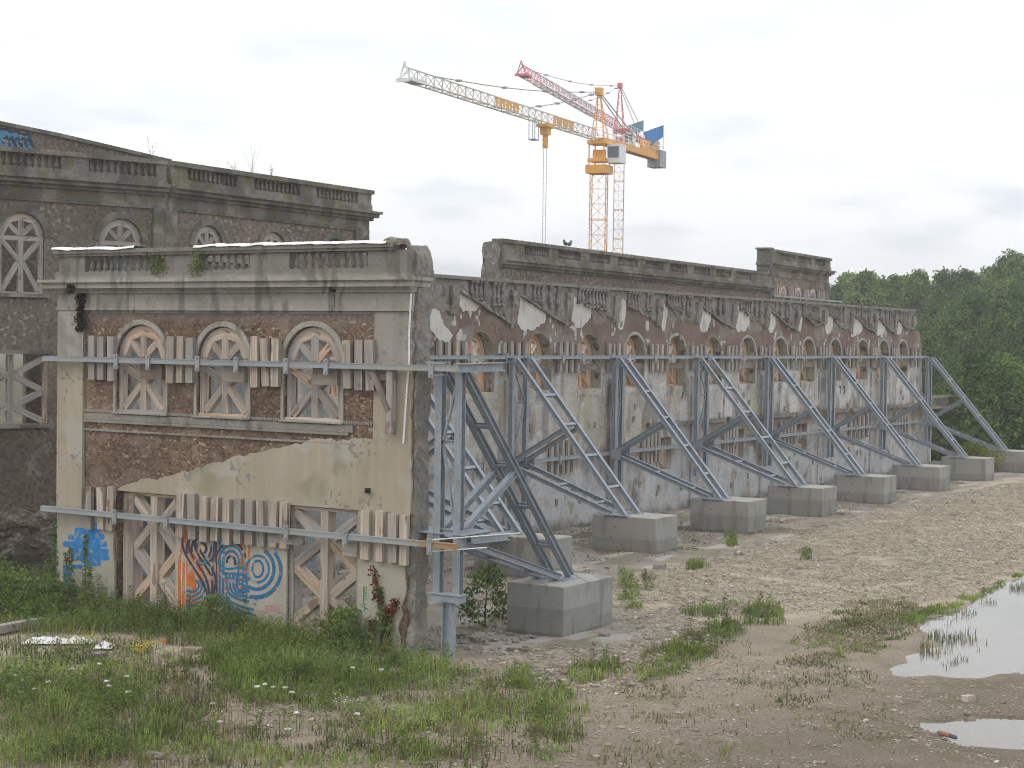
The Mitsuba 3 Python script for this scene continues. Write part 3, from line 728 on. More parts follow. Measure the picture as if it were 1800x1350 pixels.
timber(k, 'head_board', (-.95, -.13, 5.42), (-.36, -.13, 5.42), .06, .22, (0, 0, 1), I4, -1)

# upright timbers clamped behind the walers of the gable
def battens(xs, zb, zt, y0, where, group, seed, M=I4, w=.19, d=.11, lead='pale batten'):
    r = np.random.default_rng(seed); n = len(xs)
    for i, x in enumerate(xs):
        place = 'only' if n == 1 else ('left' if i == 0 else 'right' if i == n - 1 else 'middle') + ('most' if n > 3 and i in (0, n - 1) else '') if n <= 3 or i in (0, n - 1) else ORD[i]
        k = thing('timber_batten', f'{place} of {n} {lead}s {where}', 'timber batten', group)
        a, b = r.normal(0, .018, 2); g = r.normal(0, .012)
        bottom, top = (x + g, y0 + d / 2, zb + b), (x - g, y0 + d / 2, zt + a)
        v = (int(r.integers(0, 3)) if r.random() < .8 else -1) if lead[0] == 'p' else (2 if r.random() < .75 else 1)
        MB().bar(bottom, top, w * r.uniform(.9, 1.08), d * r.uniform(.85, 1.05), (0, 1, 0)).put(k, WOODS[v] if v >= 0 else 'timber_2', M, uv=True)


GB = 'timber battens behind the walers of the gable'
battens([-8.58, -8.31, -8.0], 5.12, 6.09, -.165, 'left of the left arched gable window', GB, 1)
battens([-6.25, -5.97, -5.70], 5.12, 6.10, -.165, 'between the left and middle gable windows', GB, 2)
battens([-3.92, -3.64, -3.37], 5.13, 6.10, -.165, 'between the middle and right gable windows', GB, 3)
battens([-1.53, -1.24, -.98], 5.13, 6.09, -.165, 'right of the right arched gable window', GB, 4)
battens([-8.64, -8.27, -7.98], 1.84, 2.78, -.175, 'left of the left doorway, above the blue splash', GB, 5)
battens([-5.92, -5.60, -5.27, -4.95, -4.63, -4.32, -4.01, -3.71, -3.38, -3.10], 1.82, 2.77, -.165, 'in the lower row above the mural', GB, 6)
battens([-1.04, -.69, -.37, -.11], 1.77, 2.73, -.165, 'right of the right doorway, by the broken corner', GB, 7)


def clamp(parent, M, u, y, z, rod=.8):
    k = MB().box(u - .055, u + .055, y - .035, y - .002, z - .19, z + .13).part(parent, 'clamp', 'zinc', M)
    for s in (-.14, .085):
        MB().box(u - .02, u + .02, y - .065, y - .035, z + s - .02, z + s + .02).part(k, 'nut', 'zinc', M)
        MB().tube([(u, y - .05, z + s), (u, y + rod, z + s)], .011, 5).part(k, 'tie_rod', 'zinc', M)


def waler(name, label, M, u0, u1, y, z, clamps, mat='waler_steel', group='steel walers', rod=.5, joints=()):
    k = thing(name, label, 'steel waler', group)
    cuts = [u0, *joints, u1]
    for a, b in zip(cuts[:-1], cuts[1:]):
        MB().box(a + .003, b - .003, y, y + .10, z - .055, z + .055).box(a + .003, b - .003, y - .012, y, z + .04, z + .056).box(a + .003, b - .003, y - .012, y, z - .056, z - .04).part(k, 'beam', mat, M)
    for u in clamps: clamp(k, M, u, y, z, rod)
    return k


waler('steel_waler', 'upper pale steel waler across the arched windows of the gable', I4, -9.98, 1.15, -.285, 5.575, [-7.68, -6.74, -5.33, -4.27, -2.95, -1.93, .60], rod=.45, joints=(-5.0, -.25))
k = waler('steel_waler', 'lower steel waler across the gable doorways, rusty at its right end', I4, -10.0, 1.2, -.295, 2.21, [-7.68, -6.17, -2.89, -1.40, .62], rod=.45, joints=(-4.2,))
timber(k, 'packing_board', (-3.50, -.11, 2.03), (-2.60, -.11, 2.03), .10, .20, (0, 0, 1), I4, 2)
timber(k, 'packing_board', (-1.62, -.05, 1.98), (-1.26, -.05, 1.98), .10, .34, (0, 0, 1), I4, 2)
MB().tube([(.62, -.31, 2.30), (1.9, .9, 2.42)], .012, 5).tube([(.62, -.31, 2.08), (1.5, .35, 2.16)], .012, 5).part(k, 'tie_rod', 'cab_white')

# ---------------------------------------------------------------- the long wall
LW = thing('long_wall', 'long ruined side wall with brown and whitewashed plaster, arched windows and torn vault scars', 'wall')
LM = frame((-8.6, 0, 0), (0, 1, 0), (-1, 0, 0))                         # u = world y
LU = [15.6, 19.0, 22.3, 25.5, 28.8, 32.0, 35.2, 38.5, 41.6, 44.8, 48.3, 51.2, 54.0]
LU0 = [5.8, 9.1, 12.35]
LR, LZ0, LZS = .80, 4.55, 5.62
lowwin = [(34.35, 1.45, 2.75), (41.0, 1.5, 2.75), (27.9, 1.5, 2.7), (47.6, 1.5, 2.75)]
ops = [arch_poly(u, LZ0, LZS, LR) for u in LU0 + LU] + [sbox(u - .62, a, u + .62, b) for u, a, b in lowwin]
rng = np.random.default_rng(17)
end = [(58.8, -.4), (58.8, 2.95), (57.3, 3.05), (57.1, 4.4), (56.9, 6.3), (56.5, 6.9), (55.6, 7.0), (55.45, 7.9)]
wall = Polygon([(.45, -.4)] + ragged(end, .2, .02, rng) + [(.45, 7.9)]).difference(shapely.union_all(ops))
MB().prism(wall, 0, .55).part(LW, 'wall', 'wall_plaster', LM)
MB().box(.45, 55.5, -.16, .62, 7.901, 8.0).part(LW, 'coping', 'cement_trim', LM)
allw = LU0 + LU
piers = [(allw[i] + allw[i + 1]) / 2 for i in range(len(allw) - 1)] + [55.3]
piers[2] = 13.95
for u in LU0 + LU:
    MB().box(u - LR - .02, u + LR + .02, -.025, .35, LZ0 - .20, LZ0 - .001).part(LW, 'sill', 'wall_plaster', LM)
    if u in LU[3:]:
        rg = Point(u, LZS).buffer(LR + .09, 20).difference(Point(u, LZS).buffer(LR - .005, 20)).intersection(sbox(u - 2, LZS, u + 2, LZS + 2))
        if LU.index(u) not in (0, 2, 5): MB().prism(rg, -.02, .05).part(LW, 'arch_rim', 'cement_trim', LM)
    lining = arch_poly(u, LZ0 + .001, LZS, LR - .002).difference(arch_poly(u, LZ0 - .1, LZS, LR - .03))
    MB().prism(lining, .012, .34).part(LW, 'window_reveal', 'reveal_plaster', LM)
for i, pu in enumerate(piers):                                         # vault scars: a torn grey tooth in each bay
    nxt = piers[i + 1] if i + 1 < len(piers) else 57.0
    if i == len(piers) - 1: break
    r = np.random.default_rng(100 + i)
    L = nxt - pu
    lowz = 6.72 + r.uniform(-.16, .22) + (.20 if i > 9 else 0)
    bend = r.uniform(-.16, .16)
    edge = ragged([(pu + .30, 7.66), (pu + .30 + L * .28, 7.40 + bend * .5), (pu + L * .5, 7.2 + bend), (pu + L * .7, 7.02 + bend * .7), (nxt - .12, lowz), (nxt + .10, lowz - .08)], .11, .06, r)
    tooth = Polygon([(pu + .02, 7.89)] + edge + [(nxt + .28, lowz + .15), (nxt + .28, 7.89)]).buffer(0)
    m = trimesh.creation.extrude_polygon(tooth.simplify(.01), .075, engine='earcut')
    m = m.subdivide_to_size(.22); m.merge_vertices()
    v = np.array(m.vertices); v = np.stack([v[:, 0], -v[:, 2] + .04, v[:, 1]], 1)
    dd = meshkit.fbm(v * np.array([2.4, 2.0, 4.0]), 4, 40 + i) - .5
    f_ = v[:, 1] < -.02
    v[:, 1] += np.where(f_, -.12 * dd - .005, 0); v[:, 2] += .05 * dd
    MB().raw(v, m.faces[:, ::-1]).part(LW, 'vault_scar', 'scar_concrete', LM, smooth=35)
    rib = rough_box(nxt - .13, nxt + .25, -.16, .02, lowz - .06, 7.7, .14, .05, 70 + i)
    vv = rib[0]; vv[:, 1] += .13 * np.clip((7.3 - vv[:, 2]) / .7, 0, 1) * (vv[:, 1] < -.07)
    MB().raw(*rib).part(LW, 'rib_stub', 'scar_concrete', LM, smooth=35)
    lg = MB()                                                          # torn edge along the slope
    pts = np.array([(pu + .25, 7.60), (pu + L * .35, 7.32), (pu + L * .66, 6.98), (nxt - .15, lowz + .02)])
    for a, b in zip(pts[:-1], pts[1:]):
        vv, ff = rough_box(a[0], b[0], -.13, .0, -.035, .035, .12, .05, int(i * 9 + a[0] * 10))
        vv[:, 2] += np.interp(vv[:, 0], [a[0], b[0]], [a[1], b[1]])
        lg.raw(vv, ff)
    if r.random() < .6: lg.part(LW, 'torn_edge', 'scar_concrete', LM, smooth=35)
    # white plaster left under the slope, right of each rib
    w_, zb = [(.9, 7.1), (.9, 7.1), (1.55, 6.95), (1.75, 6.45), (1.35, 6.62), (.55, 6.55), (.5, 6.55), (.95, 6.55), (1.4, 6.6), (.8, 6.62), (.45, 6.7), (.9, 6.62), (1.35, 6.6), (1.3, 6.62), (.9, 6.7)][i]
    x0 = pu + .32; dg = lambda u: np.interp(u, [pu + .3, pu + .3 + L * .28, pu + L * .66, nxt], [7.66, 7.40, 7.02, lowz]) + .12
    patch = Polygon(ragged([(x0, 7.72), (x0 + w_, dg(x0 + w_)), (x0 + w_ * .97, max(zb + .3, dg(x0 + w_) - .5)), (x0 + w_ * .6, zb + .03), (x0 + w_ * .2, zb), (x0 - .03, zb + .22), (x0, 7.72)], .12, .03, r)).buffer(0)
    MB().prism(patch.difference(tooth.buffer(-.04)), -.022, -.001).part(LW, 'white_patch', 'white_plaster', LM)
    for j in range(9):                                                 # back of the balustrade above the slope
        ub = pu + .72 + j * (L - 1.15) / 9
        if r.random() < .25: continue
        baluster(MB(), ub, -.078, 7.46 - .028 * j - r.uniform(0, .12), 7.89, .08).part(LW, 'baluster', 'scar_concrete', LM)
wp = Polygon(ragged([(12.6, 7.1), (13.35, 7.0), (13.55, 6.6), (14.05, 6.25), (13.85, 6.02), (13.3, 6.15), (12.9, 6.4), (12.6, 7.1)], .1, .025, rng)).buffer(0)
MB().prism(wp, -.03, -.001).part(LW, 'white_patch', 'white_plaster', LM)
MB().prism(Polygon([(16.55, 5.72), (16.75, 5.75), (17.05, 5.80), (16.72, 6.12), (16.55, 5.95)]), -.03, -.001).part(LW, 'white_patch', 'white_plaster', LM)
for i, u in enumerate((17.3, 24.0, 30.4, 36.9, 43.2, 49.8)):             # shallow piers below
    MB().box(u - .35, u + .35, -.075, -.001, -.3, 4.9).part(LW, 'pier', 'wall_plaster', LM)
sc = MB()
for a, b in ((26.5, 33), (33.3, 40), (40.2, 46.5), (46.8, 53), (53.2, 57.4)):
    vv, ff = rough_box(a, b, -.13, .0, 3.10, 3.26, .2, .05, int(a)); sc.raw(vv, ff)
sc.part(LW, 'string_course', 'scar_concrete', LM, smooth=35)
r = np.random.default_rng(8)
holes = MB()
for i in range(60):                                                    # putlog holes with a thin broken lip
    u, z = r.uniform(13.5, 56), r.choice([3.9, 1.0, 1.25, 3.4, 6.55]) + r.normal(0, .2)
    vv, ff = rough_box(u - .07, u + .07, -.03, .02, z - .12, z + .10, .06, .03, i); holes.raw(vv, ff)
holes.part(LW, 'broken_spot', 'broken_core', LM)
drip = [(u, z) for u, z in ((29.3, 4.3), (45.5, 4.15), (46, 4.15))]
gl = MB()
for i, (u, z) in enumerate(drip):
    gl.prism(LineString([(u - .1, z + .1), (u + .02, z + .15), (u + .1, z - .05), (u - .02, z - .2)]).buffer(.03), -.012, -.001)
gl.part(LW, 'graffiti', 'mural_dark', LM)

for i, u in enumerate(LU0 + LU):
    j = i - 3
    lab = f'timber brace in the {ORD[j]} arched window from the left along the long wall' if j >= 0 else f'timber brace in the long wall behind the gable, {ORD[i]} window from the corner'
    k = thing('arched_window_brace', lab, 'window brace', 'timber braces in the long wall windows')
    _w, WOODS[:] = WOODS[:], [FRESH_AND_SUNLIT[0], FRESH_AND_SUNLIT[0], FRESH_AND_SUNLIT[1], FRESH_AND_SUNLIT[0]]
    arch_brace(k, LM, u, LZ0, LZS, LR - .02, .36, 1, bolts=False)
    WOODS[:] = _w
    timber(k, 'packing_block', (u - LR + .02, .02, 5.30), (u + LR * .55, .02, 5.30), .12, .22, (0, 0, 1), LM, -1)
for i, (u, a, b) in enumerate(sorted(lowwin)):
    k = thing('low_window_brace', f'timber brace in the {ORD[i]} low square opening at the foot of the long wall', 'window brace', 'timber braces in the low openings of the long wall')
    timber(k, 'centre_post', (u, .30, a), (u, .30, b), .13, .14, (0, 1, 0), LM, i)
    for s in (-1, 1):
        timber(k, 'strut', (u + s * .07, .304, a + .5), (u + s * .55, .304, b - .08), .12, .13, (0, 1, 0), LM, i + 1)
        timber(k, 'strut', (u + s * .07, .304, a + .42), (u + s * .55, .304, a + .06), .12, .13, (0, 1, 0), LM, i)
        timber(k, 'side_post', (u + s * .58, .32, a), (u + s * .58, .32, b), .08, .2, (0, 1, 0), LM, i + 3)
LB = 'timber battens behind the walers of the long wall'
for i in range(len(LU)):
    a = (LU[i] - 2.35) if i == 0 else LU[i - 1] + 1.15
    b = LU[i] - 1.0
    n = 4 if b - a < 1.6 else 5
    battens(list(np.linspace(a, b, 4)), 5.12, 6.08, -.145, f'left of the long wall\'s {ORD[i]} arched window', LB, 30 + i, LM, .17, .10, 'weathered batten')
battens(list(np.linspace(55.2, 56.3, 3)), 5.1, 6.08, -.145, 'at the far end of the long wall, upper waler', LB, 60, LM, .15, .10, 'weathered batten')
for i, (a, b, nm) in enumerate(((19.7, 21.1, 'second'), (26.1, 27.3, 'third'), (32.9, 34.0, 'fourth'), (38.5, 40.0, 'fifth'), (46.7, 48.9, 'sixth'), (52.9, 54.7, 'seventh'))):
    battens(list(np.linspace(a, b, 5)), 1.83, 2.92, -.145, f'low on the wall by the {nm} raking frame', LB, 80 + i, LM, .16, .10, 'weathered batten')
FY = [(10.1, .8), (16.75, .83), (23.35, .49), (29.75, .84), (36.25, .5), (43.2, .45), (49.95, .5), (56.65, .55)]
cl = sorted([u - .95 for u in LU] + [u + 1.05 for u in LU])
k = waler('steel_waler', 'long upper blue grey steel waler running along the arched windows of the long wall', LM, 9.5, 57.3, -.27, 5.62, [u for u in cl if u > 12.5], 'steel_paint', rod=.28, joints=[f + 1.5 for f, _ in FY[1:-1]])
k = waler('steel_waler', 'long lower steel waler near the foot of the long wall', LM, 9.5, 57.6, -.27, 2.36, [u for u in np.arange(13.2, 57, 2.25)], 'steel_paint', rod=.28, joints=[f + 1.5 for f, _ in FY[1:-1]])


# ---------------------------------------------------------------- raking frames on their concrete footings
def raking_frame(key, M, w, reach, top, bt, foot, s=0.148, mid=2.36, knee=True):
    """Local u across the pair, local -y outward. Twin posts, twin rakers down to the footing, twin low struts and knee braces, with rungs between."""
    O = lambda u, o, z: (u, -o, z)
    p0, px_ = .40, .40
    A, B = (p0 + .16, top), (reach, bt + .02)                          # raker: (outward, z)
    at = lambda t: (A[0] + (B[0] - A[0]) * t, A[1] + (B[1] - A[1]) * t)
    for u in (0, w):
        MB().ibeam(O(u, p0, foot), O(u, p0, top + .03), s, s, .016, (0, 1, 0)).part(key, 'post', 'steel_paint', M)
        MB().ibeam(O(u, *A), O(u, *B), s * .9, s * .95, .016).part(key, 'raker', 'steel_paint', M)
        C, D = (p0 + .08, mid - .06), (reach - .42, bt + .05)
        MB().ibeam(O(u, *C), O(u, *D), s * .85, s * .9, .015).part(key, 'low_strut', 'steel_paint', M)
        if knee:
            m_ = at(.45)
            MB().ibeam(O(u, p0 + .06, mid + .08), O(u, m_[0] - .05, m_[1] - .06), s * .8, s * .85, .014).part(key, 'knee_brace', 'steel_paint', M)
        bp = MB().box(u - .17, u + .17, -(reach + .14), -(reach - .60), bt + .002, bt + .026).part(key, 'base_plate', 'steel_paint', M)
        for a, b in ((-.12, .08), (.12, .08), (-.12, -.5), (.12, -.5)):
            MB().lathe([(.001, 0), (.024, 0), (.024, .022), (.010, .022), (.010, .05), (.001, .05)], (u + a, -(reach + b), bt + .026), 6).part(bp, 'bolt', 'zinc', M)
        e = -.5 if u == 0 else .5
        m_ = at(.45)
        MB().box(u + e * s - .006, u + e * s + .006, -(p0 + .30), -(p0 - .09), mid - .20, mid + .16).part(key, 'node_plate', 'steel_paint', M)
        MB().box(u - .11, u + .11, -(p0 + .12), -(p0 - .10), top + .03, top + .05).part(key, 'head_plate', 'steel_paint', M)
    n = np.array([B[1] - A[1], -(B[0] - A[0])]); n = n / np.linalg.norm(n)
    for t in (.24, .43, .63, .83):
        q = at(t)
        MB().ibeam(O(.06, *q), O(w - .06, *q), s * .55, s * .6, .012, (0, -1, .8)).part(key, 'rung', 'steel_paint', M)
    for t in (.42, .80):
        q = (C[0] + (D[0] - C[0]) * t, C[1] + (D[1] - C[1]) * t)
        MB().ibeam(O(.06, *q), O(w - .06, *q), s * .5, s * .55, .012, (0, -1, .8)).part(key, 'rung', 'steel_paint', M)
    for z in (mid + .12, (mid + top) / 2 + .25):
        MB().ibeam(O(.08, p0, z), O(w - .08, p0, z), s * .55, s * .6, .012).part(key, 'post_rung', 'steel_paint', M)
    MB().bar(O(.08, p0, mid + .2), O(w - .08, p0, (mid + top) / 2 + .2), .05, .05, (0, 1, 0)).bar(O(w - .08, p0, (mid + top) / 2 + .3), O(.08, p0, top - .2), .05, .05, (0, 1, 0)).part(key, 'cross_brace', 'steel_paint', M)


def block(key, x0, x1, y0, y1, h, turn=0.0):
    c = .018
    P = sbox(x0, y0, x1, y1)
    tw = lambda v: np.c_[x1 + (v[:, 0] - x1) * math.cos(turn) - (v[:, 1] - y0) * math.sin(turn), y0 + (v[:, 0] - x1) * math.sin(turn) + (v[:, 1] - y0) * math.cos(turn), v[:, 2]]
    a = np.array(P.exterior.coords)[:4]; b = np.array(P.buffer(-c, join_style=2).exterior.coords)[:4]
    order = lambda q: q[np.lexsort((q[:, 1], q[:, 0]))][[0, 2, 3, 1]]
    a, b = order(a), order(b)
    v = np.vstack([np.c_[a, np.full(4, -.25)], np.c_[a, np.full(4, h - c)], np.c_[b, np.full(4, h)]])
    q = [[r * 4 + j, r * 4 + (j + 1) % 4, (r + 1) * 4 + (j + 1) % 4, (r + 1) * 4 + j] for r in range(2) for j in range(4)] + [[8, 9, 10, 11]]
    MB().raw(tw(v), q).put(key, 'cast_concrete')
    for u, z in ((.30, .40), (.36, .72)) if y0 > 10 else ((.3, .62), (.75, .62)):  # dark discs paint the shade inside the form-tie holes
        if turn: continue
        x = x0 + (x1 - x0) * u; MB().lathe([(.001, 0), (.024, 0), (.024, .012), (.001, .012)], (0, 0, 0), 10).part(key, 'painted_tie_hole', 'pigeon_grey', np.array([[1, 0, 0, x], [0, 0, -1, y0 + .004], [0, 1, 0, z], [0, 0, 0, 1.0]]))


RG, BG = 'steel raking frames propping the long wall', 'concrete footings of the raking frames'
for i, (fy, w) in enumerate(FY):
    k = thing('raking_frame', f'{ORD[i]} of eight twin steel raking frames from the left, propping the long wall', 'raking shore', RG)
    raking_frame(k, frame((-8.6, fy, 0), (0, 1, 0), (-1, 0, 0)), w, 4.35, 5.56, 1.04, 1.2 if i != 1 else .05)
    k = thing('concrete_block', f'{ORD[i]} concrete footing block from the left in the row along the long wall', 'concrete block', BG)
    block(k, -5.25, -3.18 if i else -2.95, fy - (.1 if i else -.2), fy + 1.32, 1.04)
k = thing('raking_frame', 'nearest steel raking frame, behind the broken right corner of the gable', 'raking shore', 'corner raking frame')
CM = frame((.91, -.15, 0), (-1, 0, 0), (0, -1, 0))
raking_frame(k, CM, .46, 4.75, 5.48, 1.05, 1.22, .155, 2.30)
MB().box(-.12, .56, -.52, -.28, 1.06, 1.20).box(-.16, .62, -.55, -.25, 1.20, 1.222).part(k, 'cap_beam', 'steel_paint', CM)
MB().ibeam((.20, -.40, -.1), (.20, -.40, 1.06), .20, .20, .018, (1, 0, 0)).part(k, 'foot_column', 'steel_paint', CM)
MB().ibeam((-.10, -.1, 5.58), (-.10, -1.75, 5.60), .16, .17, .016).ibeam((.56, -.1, 5.60), (.56, -.8, 5.60), .16, .17, .016).part(k, 'head_beam', 'steel_paint', CM)
MB().box(-.2, 1.2, -1.3, -.28, 2.37, 2.39).ibeam((-.2, -.55, 2.28), (-.05, -2.1, 2.20), .15, .16, .015).part(k, 'gusset_plate', 'steel_paint', CM)
k = thing('concrete_block', 'nearest concrete footing block, right of the gable corner with two steel feet on it', 'concrete block', 'corner footing')
block(k, .12, 1.50, 3.30, 5.38, 1.05, -.01)


# ---------------------------------------------------------------- buildings across the canal
def wall_frame(A, B):
    A, B = np.asarray(A, float)[:2], np.asarray(B, float)[:2]
    e = (B - A) / np.linalg.norm(B - A)
    return frame((A[0], A[1], 0), (e[0], e[1], 0), (-e[1], e[0], 0)), np.linalg.norm(B - A)


RT = 12.0
rl, ra, rb = at_z(0, 257, RT), at_z(290, 282, RT), at_z(648, 335, RT)
RB = thing('rear_building', 'dark derelict brown stone building across the canal with arched windows and a balustrade', 'building')
MA, LA = wall_frame(rl, ra)
MBb, LBb = wall_frame(ra, rb)
aw = [(.72, .75), (4.10, .75), (-3.2, .75)]
low_a = [(.42, 1.22), (-3.4, 1.22), (4.2, 1.22)]
oa = [arch_poly(u, 7.40, 9.22, r) for u, r in aw] + [sbox(u - r, 3.24, u + r, 5.48) for u, r in low_a]
bw = [(2.22, .76), (5.82, .76), (9.57, .76)]
ob = [arch_poly(u, 7.4, 9.22, r) for u, r in bw]
MB().prism(sbox(-9, -1.6, LA + .02, 10.9).difference(shapely.union_all(oa)), 0, .55).part(RB, 'wall', 'dark_rubble', MA)
MB().prism(sbox(.0, -1.6, LBb - .1, 10.9).difference(shapely.union_all(ob)), 0, .55).part(RB, 'wall', 'dark_rubble', MBb)
MB().prism(sbox(-7, 5.5, 5, 10.6).difference(sbox(-.5, 6.9, .35, 8.2)).difference(sbox(-1.2, 6.6, -.75, 8.6)).union(sbox(.95, -1.5, 1.3, 5.6)).union(sbox(-1.6, -1.5, -1.1, 5.6)).union(sbox(2.6, -1.5, 5, 5.6)), 4.2, 4.5).part(RB, 'back_wall', 'dark_rubble', MA)
MB().box(.0, .55, .55, 9, -1.5, 11.2).part(RB, 'side_wall', 'dark_rubble', frame(MBb[:3, 3] + MBb[:3, 0] * (LBb - .65), MBb[:3, 0], MBb[:3, 1]))


def crown(parent, M, u0, u1, z0, zt, mat, pan, rub, end=False, frieze=True):
    """Frieze, cornice, plinth, balustrade and coping along a wall top; z0 frieze foot, zt coping top."""
    k = zt - 12.0
    e = .35 if end else 0
    if frieze: MB().box(u0, u1, -.07, -.001, 10.36 + k, 10.43 + k).part(parent, 'string_course', mat, M)
    if frieze: MB().box(u0, u1, -.05, -.001, 10.44 + k, 10.80 + k).part(parent, 'frieze', mat, M)
    MB().box(u0, u1 + e * .4, -.16, .5, 10.801 + k, 10.92 + k).box(u0, u1 + e * .8, -.34, .5, 10.921 + k, 11.06 + k).box(u0, u1 + e, -.46, .55, 11.061 + k, 11.16 + k).part(parent, 'cornice', mat, M)
    MB().box(u0, u1, -.20, .45, 11.161 + k, 11.40 + k).part(parent, 'plinth', mat, M)
    peds, bays, u = [], [], u0
    for a, b in pan:
        if a > u: peds.append((u, a))
        bays.append((a, b, max(3, int(round((b - a) / .235)))))
        u = b
    if u < u1: peds.append((u, u1))
    balustrade(parent, M, u0, u1, 11.40 + k, 11.84 + k, peds, bays, -.14, .22, mat, .08, blind=mat)
    MB().box(u0, u1 + e * .3, -.22, .34, 11.841 + k, 12.0 + k).part(parent, 'coping', mat, M)


crown(RB, MA, -9, LA, 0, RT, 'dark_trim', [(-1.9 - 3.4, -.9 - 1.4), (-1.3, 1.97), (2.9, 5.3)], 0)
crown(RB, MBb, .15, LBb, 0, RT, 'dark_trim', [(.95, 3.6), (4.5, 7.2), (8.2, 10.9)], 0, True)
MB().box(LA - .45, LA + .1, -.12, .0, -1.5, 10.35).part(RB, 'pilaster', 'dark_trim', MA)
MB().box(-.1, .5, -.12, .0, -1.5, 10.35).part(RB, 'pilaster', 'dark_trim', MBb)
MB().box(LBb - .95, LBb - .05, -.10, -.001, -1.5, 10.35).part(RB, 'pilaster', 'dark_trim', MBb)
for M_, ws in ((MA, aw), (MBb, bw)):
    for u, r in ws:
        rg = Point(u, 9.22).buffer(r + .22, 20).difference(Point(u, 9.22).buffer(r + .005, 20)).intersection(sbox(u - 2, 9.22, u + 2, 12))
        MB().prism(rg, -.05, -.001).part(RB, 'window_surround', 'dark_trim', M_)
        MB().box(u - r - .15, u + r + .15, -.14, .3, 7.28, 7.399).part(RB, 'sill', 'dark_trim', M_)
for u, r in low_a:
    MB().box(u - r - .12, u + r + .12, -.10, .3, 3.12, 3.239).box(u - r - .1, u + r + .1, -.05, .2, 5.481, 5.60).part(RB, 'sill', 'dark_trim', MA)
vv, ff = rough_box(-8, LA + 1.5, -1.5, .1, -1.6, .45, .35, .35, 71)
MB().raw(vv, ff).part(RB, 'rubble_foot', 'dark_rubble', MA, smooth=30)
for i, (M_, u, r) in enumerate([(MA, aw[0][0], .75), (MA, aw[1][0], .75), (MBb, bw[0][0], .76), (MBb, bw[1][0], .76), (MBb, bw[2][0], .76), (MA, aw[2][0], .75)]):
    if i > 3: continue
    k = thing('arched_window_brace', f'{ORD[i]} arched timber window brace from the left in the dark building across the canal', 'window brace', 'timber braces in the building across the canal')
    _w, WOODS[:] = WOODS[:], [WOODS[2], WOODS[2], WOODS[2], WOODS[1]]
    arch_brace(k, M_, u, 7.40, 9.22, r - .01, .06, i, bolts=False)
    WOODS[:] = _w
for i, (u, r) in enumerate(low_a[:1]):
    k = thing('square_window_brace', 'timber lattice in the square lower window of the dark building, left of the gable', 'window brace')
    Y = .16
    timber(k, 'centre_post', (u, Y, 3.26), (u, Y, 5.46), .20, .16, (0, 1, 0), MA, 2)
    for s in (-1, 1):
        zz = [5.36, 4.80, 4.30, 3.80, 3.32]
        for j in range(4):
            a, b = (u + s * (r - .1), u + s * .08) if j % 2 == 0 else (u + s * .08, u + s * (r - .1))
            timber(k, 'strut', (a, Y, zz[j]), (b, Y, zz[j + 1]), .19, .15, (0, 1, 0), MA, 2)
        timber(k, 'side_post', (u + s * (r - .05), Y, 3.26), (u + s * (r - .05), Y, 5.46), .10, .2, (0, 1, 0), MA, 3 if s > 0 else -1)
# the sloping gable wall behind its balustrade, with sprayed letters
g0, g1 = at_depth(0, 218, 62), at_depth(300, 285, 66)
gv = g1 - g0
ge = np.array([gv[0], gv[1]]) / np.hypot(gv[0], gv[1])
GMr = frame((g0[0], g0[1], 0), (ge[0], ge[1], 0), (-ge[1], ge[0], 0))
gl_, zA, zB = np.hypot(gv[0], gv[1]), g0[2], g1[2]
RG2 = thing('roof_gable', 'low sloping brick gable wall with blue lettering rising behind the balustrade at far left', 'wall')
MB().prism(Polygon([(-6, 8), (gl_, 8), (gl_, zB), (gl_ * .33, zA + (zB - zA) * .28), (0, zA), (-6, zA + 1.6)]), 0, .4).part(RG2, 'wall', 'dark_rubble', GMr)
MB().bar((-6, .2, zA + 1.62), (0, .2, zA + .03), .6, .14).bar((0, .2, zA + .03), (gl_ * .33, .2, zA + (zB - zA) * .28 + .03), .6, .14).bar((gl_ * .33, .2, zA + (zB - zA) * .28 + .03), (gl_, .2, zB + .03), .6, .14).part(RG2, 'coping', 'dark_trim', GMr)
gp = lambda px, py: ((lambda p: (float((p[:2] - g0[:2]) @ ge), float(p[2])))(at_depth(px, py, 62.4)))
blobp = Polygon([gp(-12, 258), gp(-12, 232), gp(8, 231), gp(14, 236), gp(28, 233), gp(38, 240), gp(52, 237), gp(60, 250), gp(65, 262)]).buffer(.05)
MB().prism(blobp, -.012, -.002).part(RG2, 'graffiti', 'flag_teal', GMr)
MB().prism(shapely.union_all([blobp.exterior.buffer(.05)] + [LineString([gp(x, 258), gp(x - 3, 248), gp(x + 5, 242), gp(x + 8, 252)]).buffer(.05) for x in (2, 14, 27, 40, 52)]), -.018, -.0125).part(RG2, 'graffiti', 'mural_dark', GMr)

MT = 10.5
ma, mb = at_z(915.8, 424.1, MT), at_z(1349.7, 479.2, MT)
MM, ML = wall_frame(ma, mb)
MD = thing('canal_side_building', 'long derelict brick range with balustrade standing behind the propped wall, broken at its left end', 'building')
MB().prism(Polygon(ragged([(-2.0, -1.5), (-2.2, 4.0), (-2.3, 8.0), (-1.7, 8.6), (-2.1, 9.4)], .25, .09, np.random.default_rng(3)) + [(ML + .2, 9.4), (ML + .2, -1.5)]), 0, .55).part(MD, 'wall', 'dark_rubble', MM)
crown(MD, MM, -2.0, ML + .2, 0, MT, 'dark_trim', [(.1 + 3.25 * i, .1 + 3.25 * i + 2.35) for i in range(9)], 0, frieze=False)
MB().box(-2.0, .0, -.10, -.001, 4, 8.83).box(-2.05, .0, -.13, -.001, 8.2, 8.80).part(MD, 'pilaster', 'dark_trim', MM)
